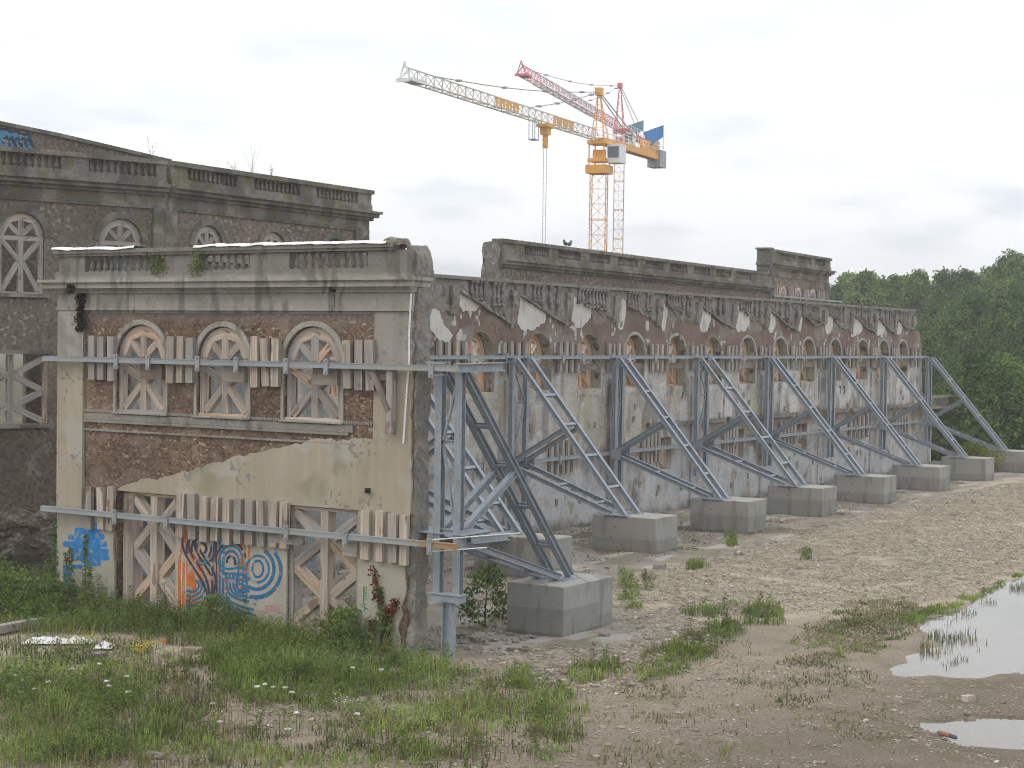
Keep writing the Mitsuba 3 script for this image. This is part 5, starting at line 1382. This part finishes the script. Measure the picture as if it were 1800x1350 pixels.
for i, (px, py, h) in enumerate(((258, 278, .75), (436, 300, 1.0), (405, 300, .4), (470, 305, .4))):
    q = at_z(px, py, RT); kk = thing('parapet_weed', f'wispy dry weed on the roof edge of the dark building, {ORD[i]} from left', 'weed', 'dry weeds on the dark building')
    rr = np.random.default_rng(70 + i); m = MB()
    for s in range(5):
        e = np.array([rr.normal(0, .22), rr.normal(0, .22), h * rr.uniform(.5, 1)]); m.tube([q + [0, .2, -.1], q + [0, .2, 0] + e * .5 + [.03, 0, 0], q + [0, .2, 0] + e], [.007, .005, .003], 4)
        n = 6; m.raw(*diamonds(q + [0, .2, 0] + e * rr.uniform(.3, 1, (n, 1)) + rr.normal(0, .06, (n, 3)), unit(rr, n), unit(rr, n), np.full(n, .06), np.full(n, .02)))
    labels[m.part(kk, 'leaves', 'dry_stem')] = {'kind': 'stuff'}
kk = thing('dead_growth', 'black strip of dead growth hanging under the gable cornice at the left pilaster', 'dead plant')
rr = np.random.default_rng(4); n = 700; zz = rr.uniform(6.2, 7.2, n)
MB().raw(*diamonds(np.stack([-8.96 + rr.normal(0, .05 + .02 * (zz < 6.5), n), -.09 - (zz > 7.03) * .30 - rr.uniform(0, .05, n), zz], 1), unit(rr, n) + [0, 0, -.6], unit(rr, n), np.full(n, .10), np.full(n, .045))).put(kk, 'dark_growth')
kk = thing('ivy', 'climbing ivy with reddish dead shoots on the render right of the right doorway', 'ivy')
rr = np.random.default_rng(6)
for nm, mat, paths, n in (('green_shoot', 'weed_leaf', [[(-.62, .0), (-.60, .5), (-.68, 1.0), (-.72, 1.25)], [(-.45, .0), (-.48, .5), (-.46, .72)], [(-.55, 0), (-.56, .6), (-.62, .9)]], 900), ('dead_shoot', 'red_ivy', [[(-.70, .95), (-.78, 1.25), (-.86, 1.62)], [(-.46, .6), (-.36, .85), (-.28, 1.05)], [(-.5, .5), (-.46, .85), (-.40, .8)]], 420), ('dry_leaf', 'red_ivy', [[(-.86, .35), (-.84, .6)]], 60)):
    m = MB()
    for p in paths:
        p = np.array(p); t = rr.uniform(0, len(p) - 1, n // len(paths)); i_ = np.minimum(t.astype(int), len(p) - 2)
        q = p[i_] + (p[i_ + 1] - p[i_]) * (t - i_)[:, None]; nn = len(q)
        c = np.stack([q[:, 0] + rr.normal(0, .05, nn), -.07 - rr.uniform(0, .09, nn), q[:, 1] + rr.normal(0, .04, nn)], 1)
        m.raw(*diamonds(c, unit(rr, nn) + [0, -.3, -.5], unit(rr, nn), np.full(nn, .062), np.full(nn, .045)))
        m.tube([(a, -.065, b) for a, b in p], .012, 5)
    labels[m.part(kk, nm, mat)] = {'kind': 'stuff'}
for i, (x, y, h) in enumerate(((-9.5, -.6, 1.2), (-9.30, -.45, 1.95), (-9.0, -.35, 1.3), (-8.72, -.55, 1.45), (-8.45, -.4, 1.75), (-8.15, -.5, 1.1))):
    kk = thing('tall_weed', f'tall narrow leafy weed before the blue splash, {ORD[i]} of six from left', 'weed', 'tall weeds before the blue splash')
    rr = np.random.default_rng(800 + i); m = MB(); tip = np.array([rr.normal(0, .08), rr.normal(0, .06), h])
    m.tube([(x, y, -.05), (x + tip[0] * .4, y + tip[1] * .4, h * .5), (x + tip[0], y + tip[1], h)], [.014, .011, .004], 5).part(kk, 'stem', 'dry_stem')
    n = int(170 * h); t = rr.uniform(.08, 1, n); a = rr.uniform(0, 6.28, n); w = .13 * (1.1 - t * .7)
    c = np.stack([x + tip[0] * t + np.cos(a) * w * rr.uniform(.2, 1, n), y + tip[1] * t + np.sin(a) * w * rr.uniform(.2, 1, n), h * t], 1)
    MB().raw(*diamonds(c, np.stack([np.cos(a), np.sin(a), rr.uniform(-.6, .5, n)], 1), unit(rr, n), np.full(n, .10), np.full(n, .032))).part(kk, 'leaves', 'leaf_dark' if i % 2 else 'weed_leaf')


# ---------------------------------------------------------------- meadow
def region(pts): return Polygon([tuple(at_z(*q)[:2]) for q in pts]).buffer(0)


def sample(poly, density, rr, patch=0.0, scale=1.2, seed=0):
    x0, y0, x1, y1 = poly.bounds
    n = int((x1 - x0) * (y1 - y0) * density)
    p = np.stack([rr.uniform(x0, x1, n), rr.uniform(y0, y1, n)], 1)
    k = shapely.contains_xy(poly, p[:, 0], p[:, 1])
    edge = shapely.distance(poly.exterior, shapely.points(p))
    k &= edge + .55 * (meshkit.noise(np.c_[p * 2.1, np.zeros(n)], 77) - .5) > rr.uniform(0, 1, n) ** 2 * min(.75, math.sqrt(poly.area) * .38)
    if patch > 0:
        g = meshkit.fbm(np.c_[p * scale, np.zeros(n)], 3, seed)
        k &= g > patch + rr.normal(0, .05, n)
    for P in PUD: k &= ~shapely.contains_xy(P.buffer(.05), p[:, 0], p[:, 1])
    k &= ~((p[:, 1] > -.12) & (p[:, 1] < .5) & (p[:, 0] < .1)) & ~((p[:, 0] > -.2) & (p[:, 0] < 1.7) & (p[:, 1] > 3.2) & (p[:, 1] < 5.5))
    return p[k]


def blades(p, h, rr, w=.012, lean=.35, bunch=0):
    """Grass blades on the ground points p: three triangles each."""
    n = len(p); a = rr.uniform(0, 2 * np.pi, n); h = np.asarray(h) * rr.uniform(.5, 1.2, n)
    z = ground_z(p[:, 0].reshape(-1, 1), p[:, 1].reshape(-1, 1)).ravel() - .01
    b = np.c_[p, z]; s = np.stack([-np.sin(a), np.cos(a), a * 0], 1) * w * rr.uniform(.7, 1.5, n)[:, None]
    d = np.stack([np.cos(a), np.sin(a), a * 0], 1) * (h * lean * rr.uniform(.1, 1.3, n))[:, None]
    mid = b + d * .35 + np.c_[np.zeros((n, 2)), h * .6]; tip = b + d + np.c_[np.zeros((n, 2)), h * (1 - .25 * lean)]
    v = np.stack([b - s, b + s, mid - s * .7, mid + s * .7, tip], 1).reshape(-1, 3)
    q = np.arange(n)[:, None] * 5
    return v, np.vstack([q + [0, 1, 3], q + [0, 3, 2], q + [2, 3, 4]])


rr = np.random.default_rng(2024)
R_meadow = region([(-20, 1150), (330, 1165), (700, 1160), (860, 1182), (1010, 1205), (1040, 1290), (1000, 1352), (-20, 1360)])
R_left = region([(-20, 1190), (110, 1205), (260, 1225), (330, 1270), (300, 1300), (250, 1355), (-20, 1360)])
R_strip = region([(330, 1160), (480, 1150), (640, 1150), (800, 1168), (840, 1192), (770, 1218), (560, 1212), (480, 1245), (380, 1238)])
R_gable = Polygon([(-9.8, -.9), (-6.2, -1.0), (0.2, -.7), (0.2, -.12), (-9.8, -.12)])
R_bright = region([(360, 1165), (520, 1165), (540, 1200), (400, 1215)])
clumps = [region(q) for q in ([(1000, 1172), (1085, 1160), (1112, 1196), (1000, 1206)], [(885, 1180), (935, 1176), (942, 1216), (885, 1222)], [(1130, 1150), (1230, 1105), (1312, 1085), (1335, 1105), (1262, 1150), (1182, 1196), (1100, 1202)], [(1190, 1072), (1312, 1058), (1302, 1086), (1200, 1088)], [(1085, 1000), (1112, 1010), (1132, 1070), (1086, 1078)], [(920, 1205), (1000, 1215), (1040, 1250), (930, 1255)], [(1300, 1060), (1380, 1068), (1385, 1104), (1310, 1106)], [(1275, 940), (1296, 942), (1296, 964), (1276, 966)], [(1405, 968), (1436, 965), (1434, 984), (1404, 985)], [(1205, 985), (1250, 985), (1250, 1005), (1206, 1005)], [(1470, 1130), (1482, 1130), (1482, 1160), (1470, 1160)], [(1140, 1315), (1156, 1315), (1156, 1350), (1140, 1350)], [(1128, 1010), (1150, 1008), (1152, 1038), (1128, 1040)], [(1262, 1320), (1292, 1316), (1294, 1338), (1264, 1340)])]
R_muddy = region([(1400, 1100), (1480, 1060), (1600, 1050), (1645, 1085), (1622, 1110), (1482, 1180), (1380, 1172)])
R_edge = region([(1575, 1085), (1660, 1062), (1760, 1022), (1830, 985), (1830, 1002), (1682, 1080), (1600, 1098)])
R_scatter = region([(860, 1190), (1300, 1120), (1560, 1190), (1600, 1350), (900, 1352)])
R_slab = Polygon([(-8.3, 1.0), (.0, 1.0), (1.0, 9.0), (-2.4, 12.0), (-2.8, 40), (-8.3, 40)])


def field_mesh(parts):
    m = MB()
    for p, h, w, lean in parts:
        if len(p): m.raw(*blades(p, h, rr, w, lean))
    return m


R_mid = region([(60, 1090), (330, 1080), (520, 1100), (540, 1158), (400, 1160), (300, 1135), (215, 1118), (-20, 1116), (-20, 1100)])
k = thing('grass', 'fresh green grass and weeds of the rough meadow in front of the gable', 'grass'); labels[k]['kind'] = 'stuff'
parts = [(sample(R_left, 320, rr, .49, 1.3, 3), .38, .009, .4), (sample(R_strip, 300, rr, .46, 1.4, 4), .36, .009, .45), (sample(R_mid, 300, rr, .46, 1.5, 9), .34, .009, .45), (sample(R_meadow, 200, rr, .54, .9, 5), .22, .010, .5), (sample(R_gable, 900, rr, .34, 1.5, 6), .46, .010, .35), (sample(R_bright, 900, rr), .42, .011, .3)]
parts += [(sample(c, 420, rr, .50, 2.2, 7 + i), .24, .010, .45) for i, c in enumerate(clumps)] + [(sample(R_edge, 900, rr, .38, 1.2, 8), .13, .010, .5)]
field_mesh(parts).put(k, 'grass_fresh')
k = thing('grass', 'dull and drying grass scattered over the soil and gravel', 'grass'); labels[k]['kind'] = 'stuff'
parts = [(sample(R_meadow, 260, rr, .50, 1.5, 15), .15, .010, .6), (sample(R_gable, 500, rr, .36, 1.9, 16), .5, .008, .4), (sample(R_muddy, 420, rr, .47, 1.2, 17), .08, .011, .7), (sample(R_mid, 240, rr, .40, 1.8, 21), .32, .008, .5), (sample(R_scatter, 160, rr, .56, 1.4, 18), .09, .010, .7), (sample(R_slab, 50, rr, .58, 1.0, 19), .10, .011, .6), (sample(R_left, 260, rr, .42, 2., 20), .30, .009, .4)]
parts += [(sample(c, 260, rr, .46, 2.2, 27 + i), .18, .009, .6) for i, c in enumerate(clumps)]
field_mesh(parts).put(k, 'grass_dull')
R_litter = region([(-20, 1120), (215, 1122), (330, 1150), (330, 1168), (-20, 1160)])
k = thing('litter_grass', 'thin grass among the litter and stones at left', 'grass'); labels[k]['kind'] = 'stuff'
field_mesh([(sample(R_litter, 170, rr, .42, 1.8, 91), .20, .009, .5)]).put(k, 'grass_dull')
k = thing('ground_weeds', 'broad leaved low weeds carpeting the meadow', 'weeds'); labels[k]['kind'] = 'stuff'
m = MB()
for reg, dens, pt, hh in ((R_left, 50, .50, .30), (R_mid, 60, .46, .32), (R_strip, 55, .46, .28), (R_litter, 22, .45, .14), (R_meadow, 24, .52, .10), (R_gable, 100, .38, .40), *[(c, 40, .46, .14) for c in clumps], (R_edge, 60, .4, .08), (R_muddy, 20, .5, .05)):
    p = sample(reg, dens, rr, pt, 1.4, 33); n = len(p)
    if not n: continue
    nl = 11; z = ground_z(p[:, :1], p[:, 1:2]).ravel()
    c = np.repeat(np.c_[p, z], nl, 0) + np.abs(rr.normal(0, 1, (n * nl, 3))) * [0, 0, hh * .6] + rr.normal(0, 1, (n * nl, 3)) * [.05, .05, 0]
    c += np.c_[np.zeros((n * nl, 2)), np.tile(np.linspace(.01, hh, nl), n)] * .6
    m.raw(*diamonds(c, unit(rr, n * nl) * [1, 1, .5], unit(rr, n * nl) + [0, 0, .6], .065 * rr.uniform(.5, 1.4, n * nl), .024 * rr.uniform(.6, 1.4, n * nl)))
m.put(k, 'weed_leaf')
k = thing('meadow_weeds', 'taller leafy weeds standing above the meadow grass', 'weeds'); labels[k]['kind'] = 'stuff'
m = MB()
for reg, dens, hh in ((R_left, 10, .55), (R_strip, 8, .5), (R_mid, 8, .6), (R_gable, 9, .75), (R_meadow, 1.2, .4), *[(c, 4, .42) for c in clumps]):
    p = sample(reg, dens, rr, .40, 1.1, 37)
    for q in p:
        h = hh * rr.uniform(.5, 1.25); n = int(26 + 60 * h); t = rr.uniform(.05, 1, n); a = rr.uniform(0, 6.28, n); w = (.11 + .05 * h) * (1.1 - t * .75) * rr.uniform(.25, 1, n)
        dx, dy = rr.normal(0, .08, 2) * h
        m.raw(*diamonds(np.stack([q[0] + dx * t + np.cos(a) * w, q[1] + dy * t + np.sin(a) * w, h * t], 1), np.stack([np.cos(a), np.sin(a), rr.uniform(-.3, .9, n)], 1), unit(rr, n), .085 * rr.uniform(.6, 1.3, n), .020 * rr.uniform(.6, 1.3, n)))
        m.tube([(q[0], q[1], -.02), (q[0] + dx, q[1] + dy, h)], [.006, .003], 3)
m.put(k, 'weed_leaf')
k = thing('dry_stalks', 'brown dry stalks standing among the meadow grass', 'dry stalks'); labels[k]['kind'] = 'stuff'
field_mesh([(sample(R_meadow, 26, rr, .45, 1.0, 41), .32, .007, .25), (sample(R_gable, 60, rr, .4, 1.2, 42), .6, .007, .2), (sample(R_muddy, 14, rr), .12, .007, .4), (sample(R_scatter, 6, rr), .14, .007, .4)]).put(k, 'dry_stem')
k = thing('yellow_flowers', 'tiny yellow flowers sprinkled over the tall grass along the gable foot', 'flowers'); labels[k]['kind'] = 'stuff'
m = MB()
for reg, dens, hh in ((R_gable, 60, .55), (region([(330, 1090), (470, 1090), (720, 1150), (640, 1180), (460, 1180), (330, 1140)]), 28, .45), (R_meadow, 1.6, .3)):
    p = sample(reg, dens, rr, .42, 1.6, 51); n = len(p)
    c = np.c_[p, hh * rr.uniform(.5, 1.15, n)]
    m.raw(*diamonds(c, unit(rr, n) * [1, 1, .3], unit(rr, n), .030 * rr.uniform(.7, 1.4, n), np.full(n, .026)))
m.put(k, 'petal_yellow')
UMB = [(452, 1208), (466, 1204), (480, 1209), (501, 1210), (513, 1218), (374, 1238), (521, 1254), (26, 1189), (38, 1197), (60, 1212), (85, 1200), (188, 1198), (223, 1190), (192, 1207), (225, 1217), (126, 1177), (174, 1168), (506, 1283), (386, 1270), (620, 1175), (670, 1178), (628, 1256)]
UMB.sort()
for i, (px, py) in enumerate(UMB):
    h = rr.uniform(.25, .45); q = at_z(px, py, h)
    kk = thing('white_flower', f'white umbel flower on a thin meadow stalk, {ORD[i]} from left', 'flower', 'white umbel flowers in the meadow')
    MB().tube([(q[0] + .02, q[1], -.03), (q[0], q[1], h * .6), (q[0], q[1], h)], .006, 4).part(kk, 'stalk', 'grass_fresh')
    n = 46; a = rr.uniform(0, 6.28, n); ra_ = np.sqrt(rr.uniform(0, 1, n)) * .045
    c = np.stack([q[0] + ra_ * np.cos(a), q[1] + ra_ * np.sin(a), h + .02 - 4 * ra_ ** 2 + rr.normal(0, .004, n)], 1)
    MB().raw(*diamonds(c, unit(rr, n) * [1, 1, .3], unit(rr, n), np.full(n, .026), np.full(n, .024))).part(kk, 'umbel', 'petal_white')
k = thing('white_daisies', 'patch of tiny white flowers in the grass before the gable', 'flowers'); labels[k]['kind'] = 'stuff'
p = np.vstack([sample(region([(570, 1232), (628, 1226), (640, 1248), (575, 1252)]), 130, rr), sample(region([(158, 1103), (186, 1100), (190, 1112), (160, 1116)]), 90, rr), sample(region([(140, 1180), (170, 1178), (172, 1192), (142, 1194)]), 60, rr)]); n = len(p)
MB().raw(*diamonds(np.c_[p, rr.uniform(.06, .2, n)], unit(rr, n) * [1, 1, .3], unit(rr, n), np.full(n, .03), np.full(n, .028))).put(k, 'petal_white')
for i, (px, py, w) in enumerate(((150, 1117, .16), (254, 1128, .22), (246, 1139, .10))):
    q = at_z(px, py, .25); kk = thing('ragwort', f'clump of bright yellow flowers in the weeds left of the mural, {ORD[i]} from left', 'flower', 'yellow flower clumps')
    n = 90; c = q + rr.normal(0, 1, (n, 3)) * [w, w, .035]
    MB().raw(*diamonds(c, unit(rr, n) * [1, 1, .3], unit(rr, n), np.full(n, .035), np.full(n, .03))).part(kk, 'bloom', 'petal_yellow')
    labels[kk + '__bloom'] = {'kind': 'stuff'}
    m = MB()
    for s in range(8): m.tube([(q[0] + rr.normal(0, w * .5), q[1] + rr.normal(0, w * .5), 0), tuple(q + rr.normal(0, 1, 3) * [w, w, .02])], .006, 4)
    m.part(kk, 'stalk', 'grass_fresh')
k = thing('reeds', 'thin rushes standing in the larger puddle', 'reeds'); labels[k]['kind'] = 'stuff'
RP = region([(1600, 1160), (1640, 1110), (1700, 1070), (1800, 1020), (1830, 1060), (1760, 1110), (1700, 1160), (1640, 1180)])
pp = []
g = rr.uniform(size=(4000, 2)); x0, y0, x1, y1 = RP.bounds; g = g * [x1 - x0, y1 - y0] + [x0, y0]
kp = shapely.contains_xy(RP, g[:, 0], g[:, 1]) & (meshkit.fbm(np.c_[g * 1.1, g[:, :1] * 0], 3, 61) > .60)
m = MB(); v, f = blades(g[kp], .22, rr, .008, .3); m.raw(v, f)
m.put(k, 'grass_dull')

# ---------------------------------------------------------------- stones and litter
ico = trimesh.creation.icosphere(0)
k = thing('pebbles', 'tan flint pebbles and broken stone strewn over the yard', 'gravel'); labels[k]['kind'] = 'stuff'


octa = trimesh.Trimesh([[1, 0, 0], [-1, 0, 0], [0, 1, 0], [0, -1, 0], [0, 0, 1], [0, 0, -1]], [[0, 2, 4], [2, 1, 4], [1, 3, 4], [3, 0, 4]], process=False)


def pebbles(p, size, rr, ico=ico):
    n = len(p); nv = len(ico.vertices); a = rr.uniform(0, 6.28, n); s = size * np.exp(rr.normal(0, .45, n))
    sc = np.stack([s * rr.uniform(.8, 1.4, n), s * rr.uniform(.6, 1, n), s * rr.uniform(.35, .7, n)], 1)
    jit = 1 + rr.normal(0, .16, (n, nv, 1))
    v = ico.vertices[None] * jit * sc[:, None]
    v = np.stack([v[..., 0] * np.cos(a)[:, None] - v[..., 1] * np.sin(a)[:, None], v[..., 0] * np.sin(a)[:, None] + v[..., 1] * np.cos(a)[:, None], v[..., 2]], -1)
    z = ground_z(p[:, :1], p[:, 1:2]).ravel()
    v += np.c_[p, z + .2 * s][:, None]
    return v.reshape(-1, 3), (np.arange(n)[:, None, None] * nv + ico.faces[None]).reshape(-1, 3)


R_gravel = region([(1075, 1110), (1060, 1020), (1200, 985), (1340, 945), (1480, 912), (1700, 862), (1830, 840), (1830, 985), (1700, 1055), (1560, 1070), (1300, 1085), (1180, 1140)])
R_near = region([(840, 1140), (1090, 1130), (1200, 1100), (1280, 1110), (1100, 1215), (860, 1200)])
R_soil = region([(-20, 1140), (860, 1190), (1400, 1150), (1600, 1190), (1830, 1200), (1830, 1365), (-20, 1365)])
m = MB()
for reg, dens, sz, pt, so in ((R_gravel, 330, .019, .30, octa), (R_near, 90, .030, .36, ico), (R_near, 260, .017, .30, octa), (R_soil, 230, .014, .40, octa), (R_soil, 5, .034, .45, ico), (R_gravel, 3, .04, .45, ico), (R_slab, 5, .05, .5, ico)):
    m.raw(*pebbles(sample(reg, dens, rr, pt, 1.0, 71), sz, rr, so))
m.put(k, 'pebble')
k = thing('rubble', 'broken brick and plaster rubble along the foot of the long wall', 'rubble'); labels[k]['kind'] = 'stuff'
n = 1100; p = np.stack([-8.52 + np.abs(rr.normal(0, .28, n)), rr.uniform(1, 58, n)], 1); g = meshkit.noise(np.c_[p[:, 1:] * .6, np.zeros((n, 2))], 3) > .42
m = MB(); m.raw(*pebbles(p[g], .06, rr)); p2 = np.stack([rr.uniform(-2.6, 1.0, 160), rr.uniform(.6, 3.2, 160)], 1); m.raw(*pebbles(p2, .05, rr))
m.put(k, 'broken_core')
for i, (px, py, s, lab) in enumerate(((340, 1150, .17, 'grey concrete lump in front of the mural'), (172, 1156, .13, 'brown stone on bare soil below the white litter'), (225, 1140, .10, 'pale stone among the weeds left of the mural'), (30, 1160, .09, 'pale rounded stone at the far left of the meadow'), (70, 1168, .08, 'pale stone beside the white flowers at far left'), (1062, 1120, .10, 'stone lying by the right corner of the nearest concrete block'), (930, 1142, .11, 'dark stone in front of the nearest concrete block'), (840, 1128, .16, 'rubble lump between the steel foot and the nearest block'), (815, 1120, .12, 'small rubble lump beside the steel foot column'), (1700, 1232, .11, 'grey stone on the mud between the two puddles'), (1450, 925, .10, 'white stone by the fourth concrete block'), (1292, 1003, .08, 'pale stone on the gravel below the third block'), (1320, 938, .14, 'dark rubble at the foot of the third block'), (1480, 905, .14, 'dark rubble at the foot of the fourth block'), (1160, 1000, .15, 'dark rubble in front of the second block'), (780, 1165, .07, 'white pebble at the foot of the steel column'))):
    kk = thing('stone', lab, 'stone'); q = at_z(px, py)
    v, f = rough_box(-s, s, -s * .8, s * .8, -s * .3, s * .7, s * .5, s * .42, 300 + i)
    MB().raw(v + [q[0], q[1], 0], f).put(kk, 'broken_core' if i % 3 else 'pebble', smooth=50)
for i, (px, py, w, lab) in enumerate(((85, 1131, .46, 'crumpled white plastic sheet, larger left piece of litter'), (140, 1131, .26, 'crumpled white plastic bag right of the larger sheet'), (185, 1139, .16, 'small white scrap near an orange scrap'))):
    q = at_z(px, py); kk = thing('plastic_litter', lab, 'litter')
    g = np.linspace(-1, 1, 15); X_, Y_ = np.meshgrid(g, g, indexing='ij'); P_ = np.stack([X_ * 2 + 9 * i, Y_ * 2, X_ * 0], -1)
    Z_ = (.10 + .75 * np.abs(meshkit.fbm(P_ * 2.6 + .7, 3, 5) - .5) * 2) * (1 - X_ ** 4) * (1 - Y_ ** 4) * min(w, .22) + .015
    e = 1 + .35 * (meshkit.noise(P_, 9) - .5)
    a = np.array([.83, .55]); v = np.stack([q[0] + (X_ * w * .83 - Y_ * .16 * .5) * e, q[1] + (X_ * w * .53 + Y_ * .16) * e, Z_ * 1.5], -1).reshape(-1, 3)
    qd = [[a_ * 15 + b_, (a_ + 1) * 15 + b_, (a_ + 1) * 15 + b_ + 1, a_ * 15 + b_ + 1] for a_ in range(14) for b_ in range(14)]
    MB().raw(v, qd).put(kk, 'litter_white')
for i, (px, py, lab) in enumerate(((293, 1129, 'orange scrap in the weeds before the mural'), (190, 1135, 'orange scrap lying beside white litter'))):
    q = at_z(px, py); kk = thing('scrap', lab, 'litter'); v, f = rough_box(-.09, .09, -.05, .05, 0, .06, .04, .03, i); MB().raw(v + [q[0], q[1], 0], f).put(kk, 'litter_orange')
a, b = at_z(-20, 1118), at_z(118, 1093)
kk = thing('timber_log', 'long weathered pale beam lying in the weeds at far left', 'beam'); MB().bar(a + [0, 0, .1], b + [0, 0, .12], .2, .16).put(kk, 'timber_2', uv=True)
a, b = at_z(285, 1171), at_z(306, 1172)
kk = thing('plank_scrap', 'short pale piece of plank lying on the soil before the mural', 'plank'); MB().bar(a + [0, 0, .03], b + [0, 0, .03], .07, .03).put(kk, 'timber_0', uv=True)
q = at_z(178, 1076); kk = thing('stone_slab', 'flat tan slab lying in the weeds by the left doorway', 'slab'); v, f = rough_box(-.32, .32, -.2, .2, .02, .12, .1, .05, 44); MB().raw(v + [q[0], q[1], .02], f).put(kk, 'pebble')
a, b = at_z(892, 1143), at_z(928, 1145)
kk = thing('plank_scrap', 'dark board lying on the ground in front of the nearest concrete block', 'plank'); MB().bar(a + [0, 0, .03], b + [0, 0, .03], .12, .05).put(kk, 'grey_timber', uv=True)
a, b = at_z(1648, 1290), at_z(1676, 1299); d = (b - a) / np.linalg.norm(b - a)
kk = thing('spray_can', 'dull red can with a dark end lying at the edge of the smaller puddle', 'can')
MB().tube([a + [0, 0, .03], a + d * .08 + [0, 0, .035], a + d * .30 + [0, 0, .035]], [.022, .036, .036], 10).part(kk, 'body', 'brick_red', smooth=40)
MB().tube([a + d * .302 + [0, 0, .035], a + d * .40 + [0, 0, .035], a + d * .44 + [0, 0, .03]], [.034, .034, .018], 10).part(kk, 'dark_end', 'pigeon_grey', smooth=40)

# ---------------------------------------------------------------- air
hz = thing('haze', 'thin pale haze in the air', 'haze'); labels[hz]['kind'] = 'stuff'
scene['air'] = {'type': 'homogeneous', 'albedo': 0.95, 'sigma_t': HAZE}
scene[hz] = {'type': 'cube', 'to_world': mi.ScalarTransform4f().translate([0, 650, 31]).scale([760, 830, 36]), 'bsdf': {'type': 'null'}, 'interior': {'type': 'ref', 'id': 'air'}}
scene['camera']['medium'] = {'type': 'ref', 'id': 'air'}
